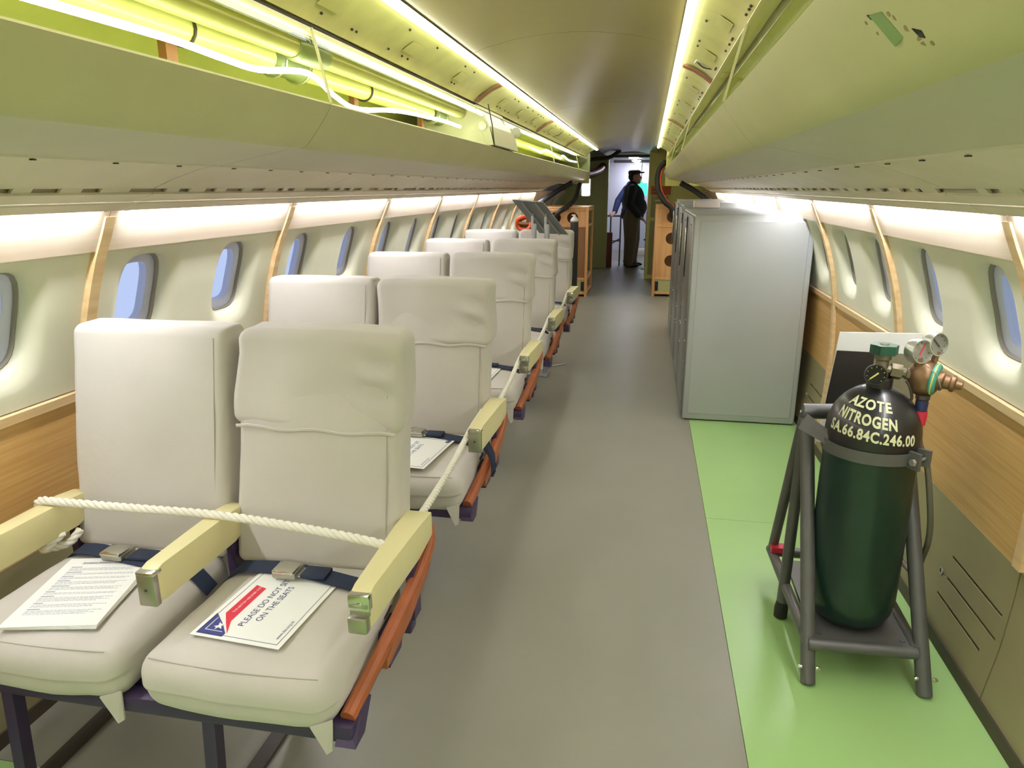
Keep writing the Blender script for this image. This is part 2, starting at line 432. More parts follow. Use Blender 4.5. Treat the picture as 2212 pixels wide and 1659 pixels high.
# ------------------------------------------------------------------ overhead racks
def rack(side, seams, nm, label):
    rk = thing('overhead_rack', label, 'luggage rack')
    for a, b in zip(seams, seams[1:]):
        MB().slab([(.800,1.452),(.79,1.4515),(.785,1.459)], a+.002, b-.002, .012, side).build('edge_rail', 'service', rk)
        MB().slab([(.783,1.456),(.60,1.493),(.568,1.4945)], a+.002, b-.002, .008, side).build('underside_panel', 'grey_bin', rk)
        MB().slab([(.568,1.4945),(.548,1.501),(.530,1.520),(.50,1.558),(.478,1.588),(.474,1.597),(.480,1.602)], a+.002, b-.002, .008, side).build('front_panel', 'ivory_bin', rk, 60)
        MB().slab([(.486,1.598),(.52,1.60),(.70,1.612),(.95,1.61)], a, b, .008, side).build('shelf', 'bin_paint', rk)
        MB().slab([(.95,1.60),(1.06,1.62),(1.04,1.72),(.90,1.80),(.72,1.822),(.582,1.790)], a, b, .008, side).build('back_panel', 'bin_paint', rk, 60)
        MB().slab([(.478,1.604),(.50,1.69),(.518,1.770)], a+.004, b-.004, .004, side).build('perspex_cover', 'perspex', rk)
        MB().slab([(.514,1.772),(.530,1.767),(.548,1.773),(.558,1.784)], a, b, .006, side).build('top_rail', 'ivory_bin', rk)
    for y in seams[1:-1]:
        MB().bar((CX+side*.474,y,1.60), (CX+side*.514,y,1.772), .005, .006).build('perspex_joint', 'ivory_bin', rk)
    return rk
rackL = rack(-1, [YB, -.5, 1.76, 4.12, 6.12, 8.3, YF], 'left', 'yellow-cream open overhead rack with perspex fronts above the window-side seats')
rackR = rack(1, [YB, -.4, 1.9, 4.25, 6.45, 8.3, 9.6], 'right', 'yellow-cream overhead rack with taped damage above the grey cabinets and gas cylinder')
# taped damage on the right rack
def on_bin(s_, y, lift=.001):     # s_ 0..1 from lower crease to upper lip on right rack face
    a, b = Vector((.548,1.501)), Vector((.478,1.588)); p = a.lerp(b, s_)
    n = Vector((-(b-a).y, (b-a).x)).normalized(); n = n if n.x < 0 else -n
    p = p + n*lift; return Vector((CX+p.x, y, p.y))
MB().prism([on_bin(.635,.775,.003), on_bin(.60,.752), on_bin(.335,.743), on_bin(.305,.762,.004)], (-.0012,0,-.0008)).build('tape_patch', 'tape_green', rackR)
for pts in (((.65,.785),(.61,.772),(.565,.772),(.60,.782)), ((.36,.716),(.31,.703),(.245,.704),(.27,.712))):
    MB().prism([on_bin(a, b, .0014) for a, b in pts], (-.0012,0,-.0008)).build('chipped_hole', 'black', rackR)
for (s0, y0, r_) in ((.385,.727,.0045), (.24,.716,.006), (.55,.742,.004), (.60,.80,.003), (.50,.736,.003), (.47,.79,.003), (.19,.70,.003)):
    MB().prism([on_bin(s0+random.uniform(.6,1.2)*r_*8*math.cos(t), y0+random.uniform(.6,1.2)*r_*math.sin(t), .0011) for t in [2*math.pi*i/7 for i in range(7)]], (-.0008,0,-.0006)).build('scuff', 'stain', rackR)

# ducts, couplings, looms and light ropes inside the left rack
dct = thing('air_duct', 'lime painted air duct running inside the perspex rack over the seats', 'duct')
for a, b in ((YB,1.95),(2.08,3.45),(3.55,3.64),(4.30,9.9)):
    MB().tube([(CX-.72,a,1.735),(CX-.72,b,1.735)], .031, 16).build('duct_pipe', 'bin_paint', dct)
for yy in (2.015, 3.5):
    MB().tube([(CX-.72,yy-.1,1.735),(CX-.72,yy-.09,1.735),(CX-.72,yy-.06,1.735),(CX-.72,yy-.05,1.735),(CX-.72,yy+.05,1.735),(CX-.72,yy+.06,1.735),(CX-.72,yy+.09,1.735),(CX-.72,yy+.1,1.735)], [.033,.042,.042,.037,.037,.042,.042,.033], 16).build('coupling', 'green_sleeve', dct)
    for q in (-.07,.07): MB().tube([(CX-.72+.043*math.cos(t),yy+q,1.735+.043*math.sin(t)) for t in [2*math.pi*i/16 for i in range(17)]], .004, 6).build('clamp', 'alu', dct)
d2 = thing('upper_duct', 'wide yellow-green duct high at the back of the left perspex rack', 'duct')
for a, b in ((YB,1.9),(2.05,3.64)):
    MB().tube([(CX-.63,a,1.757),(CX-.63,b,1.757)], .028, 14).build('duct_pipe', 'olive', d2)
MB().tube([(CX-.63,1.88,1.757),(CX-.63,1.9,1.757),(CX-.63,2.05,1.757),(CX-.63,2.07,1.757)], [.031,.036,.036,.031], 14).build('coupling', 'green_sleeve', d2)
for yy in (1.55, 2.6, 3.4):
    br = thing('duct_bracket', 'brown strap bracket holding the lime duct in the left rack', 'bracket', (CX-.72,yy,1.612), 'duct brackets in the left rack')
    MB().box(-.05,-.03,-.02,.02,.0,.12).build('bracket_plate', 'strap_brown', br)
    MB().tube([(.034*math.cos(t),0,.123+.034*math.sin(t)) for t in [2*math.pi*i/16 for i in range(17)]], .004, 6).build('band', 'wire', br)
def led_rope(name, pts, label, grp):
    t = thing(name, label, 'light', pts[0], grp); p0 = Vector(pts[0])
    MB().tube([p-p0 for p in arc(pts, 5)], .0075, 6).build('light_tube', 'rope_led', t); return t
P = [(-.93,YB,1.66),(-.93,-1.2,1.66),(-.93,0,1.665),(-.93,.6,1.67)] + [px(x,y,X=-.93) for x,y in ((150,20),(370,85),(480,125),(560,150),(665,158),(720,205),(770,235),(840,238),(890,245),(960,262),(994,274))]
led_rope('light_rope', P, 'glowing white light rope sagging inside the long perspex rack beside the cream divider', None)
P = [px(x,y,X=-.86) for x,y in ((1145,318),(1160,325),(1170,328),(1180,324),(1195,332),(1210,342),(1216,336),(1228,346),(1245,350))]
led_rope('light_rope', P, 'short glowing light rope in the far perspex rack section beyond the cream divider', None)
# cream divider fairing between the two left rack sections
fr = empty('rack_divider', (CX-.47,3.95,1.605)); fr.parent = rackL
prof = [(.0,0),(-.02,.07),(-.05,.14),(-.09,.19),(-.4,.21),(-.4,0)]
MB().prism([(a+.012,-.3,b) for a,b in prof], (0,.62,0)).build('fairing', 'ivory', fr, 50)
MB().prism([(.016,-.3,0),(.02,.32,-.004),(-.004,.32,.09),(-.006,-.3,.088)], (-.01,0,0)).build('face_panel', 'ivory_bin', fr)
MB().lathe([(.03,0),(.03,.003),(.022,.003),(.022,.002)], (.004,.325,.10), (.1,1,0), 18).build('badge', 'alu', fr)
MB().lathe([(.02,0),(.02,.004)], (-.05,-.302,.09), (0,-1,0), 18).build('badge', 'alu', fr)
MB().tube([(-.02,-.31,.19),(-.0,-.305,.09),(.006,-.30,.01)], .003, 6).build('cable', 'wire', fr)

# ------------------------------------------------------------------ ceiling, upper panels and strip lights
ceil = struct(empty('ceiling'))
arcp = [(-.40,1.893),(-.33,1.918),(-.22,1.943),(-.1,1.957),(0,1.961),(.1,1.957),(.22,1.943),(.33,1.918),(.40,1.893)]
cy = [YB, .6, 2.9, 5.2, 7.5, 9.8, 12.3]
for a, b in zip(cy, cy[1:]): MB().slab(arcp[::-1], a+.002, b-.002, .01, 1).build('ceiling_panel', 'ceiling_paint', ceil, 60)
for side in (-1,1):
    cuts = [YB, -.6, 1.35, 3.62 if side < 0 else 3.2, 5.6, 7.6, 10.0 if side < 0 else 9.65]
    for a, b in zip(cuts, cuts[1:]):
        pts = [(.553,1.802),(.545,1.815),(.51,1.843),(.47,1.868),(.425,1.886),(.405,1.890)]
        pn = MB().slab(pts, a+.004, b-.004, .008, side).build('upper_panel', 'upper_panel', ceil, 60)
        # embossed access plate outlines and fixings
        rnd = random.Random(int((a+5)*10)+side)
        for k in range(3):
            yy = a + (b-a)*(.2 + .28*k)
            MB().slab([(.515,1.836),(.475,1.862)], yy, yy+.12, -.0015, side).build('access_plate', 'upper_panel', pn)
            for q in range(5):
                D_, z_ = (.53,1.826) if rnd.random() < .5 else (.45,1.874); yq = yy + rnd.uniform(-.2,.3)
                if a+.02 < yq < b-.02: MB().lathe([(.004,-.002),(.004,.003)], (CX+side*(D_-.001), yq, z_-.001), (-side*.6,0,-.8), 6).build('fixing', 'wire', pn)
        if b < 9 and b > .5:
            MB().slab([(.548,1.806),(.538,1.812),(.505,1.838),(.465,1.862),(.42,1.881)], b-.025, b+.03, -.006, side).build('strap', 'strap_brown', ceil, 60)
    MB().slab([(.580,1.775),(.572,1.84)], YB, 9.8, .006, side).build('gap_backing', 'upper_panel', ceil)
    MB().tube([(CX+side*(.566+.003*math.sin(q*1.7)), YB+.05+q*(9.75-YB)/40, 1.794+.002*math.sin(q*2.3)) for q in range(41)], .0085, 8).build('cable_loom', 'strap_dark', ceil)
    ls = thing('strip_light', 'long white LED strip light along the ceiling edge on the %s side' % ('seat' if side < 0 else 'cabinet'), 'light', (CX+side*.40, YB, 1.885))
    y1 = (10.0 if side < 0 else 9.6) - YB
    sx = side
    MB().prism([(sx*.012,0,.004),(-sx*.014,0,.010),(-sx*.016,0,.006),(sx*.011,0,-.001)], (0,y1,0)).build('channel', 'alu', ls)
    MB().prism([(sx*.011,.005,-.001),(-sx*.015,.005,.0055),(-sx*.015,.005,-.004),(sx*.008,.005,-.011)], (0,y1-.01,0)).build('diffuser', 'led', ls)
# hanging bits on the upper panels
for (sd, yy) in ((1,1.55),(1,3.0),(-1,6.5),(1,.95)):
    hb = thing('loose_bracket', 'small loose bracket with wires hanging from the upper panel', 'bracket', (CX+sd*.46,yy,1.868), 'loose brackets under the upper panels')
    MB().prism([(0,0,0),(sd*.05,.02,-.018),(sd*.045,.07,-.022),(-.005,.05,-.004)], (0,0,-.003)).build('plate', 'ivory', hb)
    MB().tube(arc([(0,.02,-.002),(sd*.03,.03,-.025),(sd*.07,.02,-.035),(sd*.10,.0,-.05)],4), .0025, 6).build('lead', 'wire', hb)

# ------------------------------------------------------------------ end walls
back = struct(empty('wall_rear'))
MB().box(-1.7,1.1,YB-.05,YB,0,2.05).build('rear_panel', 'ivory', back)
DY = 12.95
fw = struct(empty('wall_front'))
MB().box(-1.70,-.74,DY,DY+.06,0,2.08).build('bulkhead_panel', 'bulk_green', fw)
MB().box(-.74,-.70,DY-.03,DY+.09,0,1.9).build('door_post', 'bulk_green', fw)
MB().box(-1.05,-.98,DY-.012,DY,.05,1.6).build('bulkhead_stile', 'bulk_green', fw)
MB().box(-.74,1.1,DY,DY+.06,1.90,2.08).build('header_panel', 'dark_pipe', fw)
pr = struct(empty('wall_partition')); pr.name = 'wall_right_partition'
MB().box(0.0,1.1,11.55,11.62,0,2.08).build('partition_panel', 'bulk_yellow', pr)
MB().box(-.012,.03,11.53,11.55,0,1.95).build('edge_trim', 'bulk_yellow', pr)
MB().box(.04,.30,11.535,11.55,.95,1.27).build('access_panel', 'rack_pale', pr)
MB().box(.10,.22,11.525,11.536,1.19,1.22).build('recess_handle', 'bulk_yellow', pr)
MB().box(.04,.30,11.535,11.55,.07,.90).build('access_panel', 'rack_pale', pr)
lb = tag(MB().box(.03,.33,11.53,11.536,1.29,1.42).build('warning_label', 'label_orange'), 'orange notice label on the yellow partition beside the doorway', 'label')
for zz, x1 in ((1.355,.16),(1.315,.11)): MB().box(.06,x1,11.527,11.531,zz,zz+.014).build('print', 'wire', lb)
# room beyond the door
fr_ = struct(empty('wall_far'))
MB().box(-2.2,1.2,16.9,16.98,0,2.3).build('far_panel', 'far_wall', fr_)
MB().box(-1.62,-1.56,13.0,16.9,0,2.1).build('far_side_panel', 'far_wall', fr_)
MB().box(.92,.98,13.0,16.9,0,2.1).build('far_side_panel', 'far_wall', fr_)
fc = struct(empty('ceiling_far')); MB().box(-1.62,1.0,12.3,16.98,1.94,2.0).build('far_ceiling_panel', 'sign_grey', fc)
MB().box(-.74,.95,15.5,15.7,1.895,1.95).build('ceiling_beam', 'wire', fc)
for k, (x_, y_) in enumerate(((-.29,13.35),(-.27,14.9),(-.25,16.5))):
    l_ = thing('ceiling_lamp', 'round white ceiling lamp in the vestibule beyond the doorway', 'lamp', (x_,y_,1.94), 'vestibule ceiling lamps')
    MB().lathe([(.10,-.0),(.10,-.025),(.07,-.03)], (0,0,0), (0,0,1), 20).build('housing', 'alu', l_)
    MB().lathe([(.085,-.026),(.08,-.045),(.04,-.055)], (0,0,0), (0,0,1), 20).build('diffuser', 'far_lamp', l_)

# ------------------------------------------------------------------ twin seats
def wr(v, amp, sc, seed=0):
    return noise.noise(Vector((v[0]*sc+seed, v[1]*sc, v[2]*sc)))*amp
def make_seat(k, label, notice_row):
    X0, Y0 = SEATS[k]
    t = thing('twin_seat', label, 'airliner seat', (X0, Y0, 0), 'twin airliner seats along the window side')
    sd = k*7.3
    # cushions
    for i, (xa, xb) in enumerate(((-.468,-.030), (-.952,-.512))):
        def cf(c, u, i=i):
            c = c.copy()
            c.z += .010*(1-u[0]**2)*(1-u[1]**2)*(1 if u[2] > 0 else 0)
            if u[2] < 0: c.y += .012*max(0,-u[1]); c.z -= .006*(1-u[0]**2)
            c.y -= .012*(1-u[0]**2)*(1 if u[1] < 0 else 0)
            c += Vector((wr(c,.006,9,sd+i), wr(c,.006,11,sd+3+i), wr(c,.006,8,sd+5+i)))
            return c
        cu = MB().bm(soft((xa+xb)/2, .125, .395, (xb-xa)/2, .232, .068, .05, 8, cf)).build('seat_cushion', 'fabric', t, 80)
        # stitched seam along the front edge
        pts = [(xa+.03+(xb-xa-.06)*q/10, -.088-.01*(1-(q/5-1)**2), .456) for q in range(11)]
        MB().tube(pts, .0013, 5).build('seam', 'fabric_seam', cu)
        # loose tail of the slip cover under the front corner
        MB().prism([(xb-.05,-.10,.35),(xb-.008,-.085,.36),(xb-.012,-.085,.285),(xb-.022,-.092,.28)], (.0,.004,0)).build('cover_tail', 'fabric', cu)
    # backrests
    for i, (xa, xb) in enumerate(((-.474,-.034), (-.955,-.502))):
        w_ = (xb-xa)/2
        def bf(c, u, i=i):
            c = c.copy()
            c.y -= .014*(1-u[0]**2)*(1 if u[1] < 0 else 0)*(1-abs(u[2])**3)
            c += Vector((wr(c,.006,6,sd+11+i), wr(c,.008,7,sd+13+i), wr(c,.005,6,sd+17+i)))
            if u[2] < -.6: c += Vector((0, wr(c,.010,16,sd+21), 0))
            c.y += (c.z+.30)*.168
            c.z -= .006*(abs(u[0])**6)*(1 if u[2] > .5 else 0)
            return c
        bk = MB().bm(soft((xa+xb)/2, .365, .755, w_, .055, .300, .024, 8, bf)).build('backrest', 'fabric', t, 80)
        for sx_ in (xb-.030,):
            MB().tube([(sx_, .3085+(z_-.455)*.168-.0025, z_) for z_ in (.50,.6,.7,.8,.9,1.0,1.03)], .0018, 5).build('seam', 'fabric_seam', bk)
        if i == 0:
            def hf(c, u):
                c = c.copy()
                c += Vector((wr(c,.012,7,sd+31), wr(c,.014,8,sd+33), wr(c,.004,9,sd+37)))
                # pucker near the aisle-side corner
                q = math.exp(-(((u[0]-.72)/.16)**2 + ((u[2]-.1)/.5)**2))
                if u[1] < 0: c.y += .022*q*math.sin(u[2]*9+u[0]*5+sd)
                c.y += (c.z+.181+.30)*.168
                c.z -= .008*(abs(u[0])**6)*(1 if u[2] > .5 else 0)
                return c
            hc = MB().bm(soft((xa+xb)/2+.002, .363, .936, w_+.008, .066, .124, .028, 12, hf)).build('headrest_cover', 'fabric', t, 80)
            MB().tube([(xa+.010+(xb-xa-.016)*q/12,   .3005+(.815-.455)*.168-.004-.005*math.sin(q/12*math.pi), .816+.004*math.sin(q*1.3+sd)) for q in range(13)], .0045, 6, flat=.6).build('hem', 'fabric', hc)
    # armrests
    arms = [(0,.0225,.034), (-.487,.021,.024), (-.955,.024,.026)]
    for i, (xc, wf, wr_) in enumerate(arms):
        xs = 0 if i else .0
        poly = lambda y, wd, z0, z1: [(xc-wd,y,z0),(xc+wd,y,z0),(xc+wd,y,z1),(xc-wd,y,z1)]
        bm = bmesh.new(); V = []
        secs = [(.0,wf,.526,.600),(.03,wf,.520,.608),(.30,(wf+wr_)/2+.003,.520,.606),(.40 if i == 0 else .36,wr_,.535,.600)]
        for y, wd, z0, z1 in secs: V.append([bm.verts.new(p) for p in poly(y,wd,z0,z1)])
        for a, b in zip(V, V[1:]):
            for j in range(4): bm.faces.new((a[j],a[(j+1)%4],b[(j+1)%4],b[j]))
        bm.faces.new(V[0][::-1]); bm.faces.new(V[-1])
        bmesh.ops.bevel(bm, geom=[e for e in bm.edges], offset=.006, segments=2, profile=.6, affect='EDGES')
        am = MB().bm(bm).build('armrest', 'arm', t, 50)
        # metal nose: plain plate or ashtray
        if (i == 0 and k in (0,2,3,4)):
            MB().rbox(xc-wf-.001, xc+wf+.001, -.008, .012, .566, .602, .003).build('nose_plate', 'chrome', am)
            MB().rbox(xc-wf+.002, xc+wf-.002, -.010, -.004, .574, .585, .002).build('ashtray_flap', 'steel', am)
            MB().rbox(xc-.009, xc+.009, -.0115, -.006, .580, .586, .001).build('ashtray_pull', 'chrome', am)
            MB().box(xc-wf+.001, xc+wf-.001, -.002, .008, .553, .566).build('ashtray_slot', 'steel', am)
            MB().rbox(xc-wf-.002, xc+wf-.003, -.016, .006, .516, .554, .006).build('recline_button', 'steel', am)
        else:
            MB().rbox(xc-wf-.0005, xc+wf+.0005, -.008, .010, .520, .598, .003).build('nose_plate', 'steel', am)
            MB().rbox(xc-wf-.001, xc+wf+.001, -.008, .022, .592, .602, .003).build('nose_trim', 'chrome', am)
            MB().lathe([(.004,0),(.003,.003)], (xc,-.007,.56), (0,-1,0), 8).build('screw', 'wire', am)
        # stay joining arm to frame
        MB().bar((xc,.33,.53), (xc,.33,.34), .02, .05, (0,1,0)).build('arm_stay', 'purple', am)
    # seat belts
    for i, xc in enumerate((-.262,-.735)):
        xa, xb = xc-.225, xc+.235
        bl = MB(); L = 14; V = []; F = []
        for q in range(L+1):
            f = q/L; x = xa + (xb-xa)*f
            z = .476 + .010*math.sin(f*math.pi) + wr((x,0,0),.004,9,sd+41+i)
            if f < .12: z -= (.12-f)*.5
            if f > .9: z -= (f-.9)*.6
            y = .235 + .018*math.sin(f*5+i) 
            for dy, dz in ((-.024,-.003),(.024,.002)): V.append((x,y+dy,z+dz)); V.append((x,y+dy,z+dz+.0025))
        for q in range(L):
            a = q*4; b = a+4; F += [(a,a+2,b+2,b),(a+1,b+1,b+3,a+3),(a,b,b+1,a+1),(a+2,a+3,b+3,b+2)]
        F += [(0,1,3,2),(L*4,L*4+2,L*4+3,L*4+1)]
        be = bl.add(V,F).build('seat_belt', 'navy', t)
        bx_ = xc-.055
        MB().rbox(bx_, bx_+.062, .205, .262, .482, .503, .006).build('buckle', 'steel', be)
        MB().rbox(bx_+.004, bx_+.06, .200, .25, .499, .508, .003).build('buckle_flap', 'chrome', be)
        MB().rbox(bx_+.07, bx_+.135, .213, .262, .486, .496, .003).build('belt_fold', 'navy', be)
        MB().bar((bx_+.06,.235,.49), (bx_+.075,.235,.489), .04, .003).build('buckle_tongue', 'chrome', be)
    if k == 1:   # loose strap end hanging over the aisle side
        MB().tube(arc([(-.05,.24,.482),(-.01,.21,.47),(.026,.16,.44),(.040,.11,.400)],5), .027, 8, flat=.14).build('belt_end', 'navy', t)
    # orange side trim and purple under-frame
    MB().tube(arc([(.010,.43,.545),(.016,.415,.50),(.012,.33,.455),(.004,.2,.415),(-.008,.05,.375),(-.018,-.055,.345)],6), [.0175]*31, 10, flat=1.0).build('side_trim', 'orange', t)
    MB().prism([(.003,.44,.53),(.003,.40,.44),(.0,.25,.385),(-.008,.1,.35),(-.008,.1,.375),(.003,.30,.45)], (.02,0,0)).build('side_plate', 'orange', t)
    MB().rbox(-.975,.0,-.078,-.038,.300,.340,.006).build('front_beam', 'purple', t)
    MB().rbox(-.975,.0,.30,.345,.300,.340,.006).build('rear_beam', 'purple', t)
    MB().prism([(-.035,-.088,.30),(.010,-.088,.30),(.004,-.03,.345),(-.035,-.03,.36)], (0,.05,.0)).build('corner_bracket', 'purple', t)
    MB().prism([(-.03,.13,.33),(.006,.13,.33),(.006,.16,.40),(-.03,.16,.40)], (0,.08,0)).build('corner_bracket', 'purple', t)
    MB().box(-.96,-.02,-.04,.32,.315,.328).build('seat_pan', 'purple', t)
    for xl in (-.335, -.84):
        MB().bar((xl,-.05,.31),(xl-.015,-.05,.012),.03,.03,(0,1,0)).build('leg', 'purple', t)
        MB().bar((xl,.32,.31),(xl-.015,.32,.012),.03,.03,(0,1,0)).build('leg', 'purple', t)
        MB().bar((xl+.03,-.02,.305),(xl+.0,.31,.03),.022,.022).build('leg_brace', 'purple', t)
        MB().box(xl-.035,xl+.005,-.08,.36,.001,.014).build('floor_rail', 'wire', t)
    return t
SEATS = [(-.540,1.20), (-.545,2.235), (-.562,3.35), (-.567,4.43), (-.572,5.58)]
SL = ['cream covered twin seat holding the typed papers and notice, rope across its front',
      'cream covered twin seat with a loose navy strap, second along the rope',
      'cream covered twin seat, third along the rope, two rows behind the typed papers',
      'cream covered twin seat right in front of the grey slanted sign stand',
      'cream covered twin seat behind the grey slanted sign stand, last along the rope']
for k in range(5): make_seat(k, SL[k], k)

# ------------------------------------------------------------------ rope
def twisted(mb, path, R=.0105, pitch=.062):
    P = [Vector(p) for p in path]; L = [0]
    for a, b in zip(P, P[1:]): L.append(L[-1] + (b-a).length)
    n = max(8, int(L[-1]/pitch*9)); Q = []
    for i in range(n+1):
        s_ = L[-1]*i/n; j = max(q for q in range(len(L)) if L[q] <= s_ + 1e-9); j = min(j, len(P)-2)
        Q.append((P[j].lerp(P[j+1], (s_-L[j])/max(1e-9, L[j+1]-L[j])), s_))
    for st in range(3):
        pts = []
        for i, (q, s_) in enumerate(Q):
            t = (Q[min(i+1,n)][0] - Q[max(i-1,0)][0]).normalized()
            u = Vector((0,0,1)); u = (u - t*u.dot(t)); u = u.normalized() if u.length > .05 else t.orthogonal().normalized(); v = t.cross(u)
            a = 2*math.pi*(s_/pitch + st/3); pts.append(q + (u*math.cos(a) + v*math.sin(a))*R*.52)
        mb.tube(pts, R*.60, 7)
    return mb
rope = thing('barrier_rope', 'white twisted rope strung across the front seat and along the aisle armrests', 'rope', (SEATS[0][0], 1.41, .6))
ro = Vector((SEATS[0][0], 1.41, .6))
def rp(pts): return [Vector(p) - ro for p in arc(pts, 6)]
mb = twisted(MB(), rp([(-1.505,1.455,.545),(-1.53,1.45,.60),(-1.505,1.443,.617),(-1.47,1.442,.618),(-1.25,1.446,.617),(-1.02,1.450,.6165),(-.80,1.436,.611),(-.60,1.414,.603),(-.565,1.41,.596)])); mb.build('front_span', 'rope', rope, 80)
twisted(MB(), rp([(-1.47,1.45,.525),(-1.49,1.41,.50),(-1.51,1.43,.485),(-1.47,1.46,.49),(-1.455,1.49,.515)])).build('knot', 'rope', rope, 80)
for k in range(4):
    a, b = SEATS[k], SEATS[k+1]
    p, q = Vector((a[0]+.004, a[1]+.397, .588)), Vector((b[0]-.034, b[1]+.012, .566))
    pts = [p.lerp(q, f) + Vector((0,0,-.010*math.sin(f*math.pi))) for f in (0,.25,.5,.75,1)] + [Vector((b[0]-.040, b[1]+.12, .567)), Vector((b[0]-.043, b[1]+.25, .570)), Vector((b[0]-.043, b[1]+.305, .572))]
    twisted(MB(), rp(pts), .0095).build('aisle_span', 'rope', rope, 80)

# ------------------------------------------------------------------ papers on the seats
def sheet_obj(name, wd, ht, loc, rz, label, cat, grp=None, thick=.0012, tilt=(0,0)):
    t = thing(name, label, cat, loc, grp); t.rotation_euler = (tilt[0], tilt[1], rz)
    MB().box(-wd/2, wd/2, -ht/2, ht/2, 0, thick).build('sheet', 'paper', t); return t
def flat_text(txt, size, x, y, z, m, parent, name='lettering', align='LEFT', bold=0, spacing=1):
    v, f = text_mesh(txt, size, bold, align, spacing); mb = MB(); mb.add([(a+x, b+y, z) for a,b,_ in v], f)
    return mb.build(name, m, parent, smooth=False)
def notice(loc, rz, label, tilt=(0,0)):
    # landscape sheet: local +x = reading direction
    t = sheet_obj('notice_sheet', .297, .215, loc, rz, label, 'notice', 'do-not-sit notices on the seats', .001, tilt)
    z = .0016
    def poly(pts, m, n_): MB().prism([(a,b,z-.0006) for a,b in pts], (0,0,.0006 if m != 'print_white' else .0009)).build(n_, m, t, smooth=False)
    for (a,b,c_,d) in ((-.136,-.096,.136,-.0952),(-.136,.0952,.136,.096),(-.1364,-.096,-.1356,.096),(.1356,-.096,.1364,.096)): poly([(a,b),(c_,b),(c_,d),(a,d)], 'print_blue', 'border')
    poly([(-.140,.098),(-.066,.098),(-.10,.060),(-.128,.034),(-.140,.034)], 'print_navy', 'emblem_field')
    poly([(-.126,.086),(-.080,.086),(-.0815,.0845),(-.1245,.0845),(-.1245,.044),(-.126,.043)], 'print_white', 'emblem_line')
    poly([(-.112,.074),(-.107,.066),(-.096,.070),(-.101,.062),(-.098,.056),(-.108,.058),(-.117,.052),(-.113,.062),(-.122,.066),(-.114,.067)], 'print_white', 'emblem_star')
    poly([(-.062,.080),(.058,.080),(.050,.050),(-.085,.050),(-.128,.030),(-.095,.056)], 'print_red', 'banner')
    flat_text('THE BRITISH AIRLINER COLLECTION', .0088, -.056, .062, z+.0004, 'print_white', t, 'banner_lettering')
    flat_text('PLEASE DO NOT SIT', .0215, 0, .012, z, 'print_blue', t, align='CENTER')
    flat_text('ON THE SEATS', .0215, 0, -.014, z, 'print_blue', t, align='CENTER')
    flat_text('www.das.org.uk', .0105, -.120, -.088, z, 'print_blue', t, 'web_address')
    poly([(.120,-.098),(.140,-.098),(.140,-.074)], 'print_navy', 'corner_flash')
    MB().lathe([(.008,0),(.008,.0005),(.0065,.0005),(.0065,.0002)], (.118,-.088,z), (0,0,1), 16).build('round_badge', 'print_blue', t)
    return t
a_, b_ = px(422,1385,Z=.468), px(622,1403,Z=.468)
notice(((a_.x+b_.x)/2-.006, (a_.y+b_.y)/2+.146, .4755), math.radians(86), 'white do-not-sit notice on the aisle cushion of the roped front seat')
notice((SEATS[1][0]-.25, SEATS[1][1]+.07, .4805), math.radians(84), 'white do-not-sit notice on the seat with the loose navy strap')
notice((SEATS[2][0]-.27, SEATS[2][1]+.12, .4785), math.radians(88), 'white do-not-sit notice on the third seat along the rope')
# typed papers
c4 = [px(x,y,Z=.474) for x,y in ((4,1353),(155,1216),(325,1218),(212,1356))]
ctr = (c4[0]+c4[1]+c4[2]+c4[3])/4; up = ((c4[1]+c4[2])-(c4[0]+c4[3])); ang = math.atan2(up.y, up.x) - math.pi/2
dc = thing('typed_document', 'stack of white typed papers lying on the front window-side cushion', 'papers', (ctr.x, ctr.y+.005, .4745)); dc.rotation_euler = (0,0,ang)
for q in range(4):
    s_ = MB().box(-.105,.105,-.1485,.1485,0,.0012).build('sheet', 'paper', dc); s_.location = (.004-.002*q, -.003+.001*q, .0017*q); s_.rotation_euler = (0,0,(3-q)*-.012)
zt = .0017*3+.0016
flat_text('Emergency Evacuation of DAS Aircraft', .0082, 0, .122, zt, 'print_blue', dc, 'title', 'CENTER', .0002)
MB().box(-.066,.062,.1195,.1200,zt-.0002,zt).build('title_rule', 'print_blue', dc)
y = .105; pr_ = random.Random(3)
for par in range(9):
    MB().box(-.083,-.083+pr_.uniform(.02,.045),y-.0016,y,zt-.0003,zt).build('heading_line', 'print_blue', dc); y -= .0065
    for ln in range(pr_.choice((2,3,3,4))):
        x = -.083; xe = pr_.uniform(.05,.083) if ln else .083; mb = MB()
        while x < xe: L = pr_.uniform(.004,.014); mb.box(x,min(x+L,xe),y-.0011,y,zt-.0003,zt-.0001); x += L + .0016
        mb.build('text_line', 'print_grey', dc)['kind'] = 'stuff'; y -= .0048
    y -= .0035
    if y < -.125: break

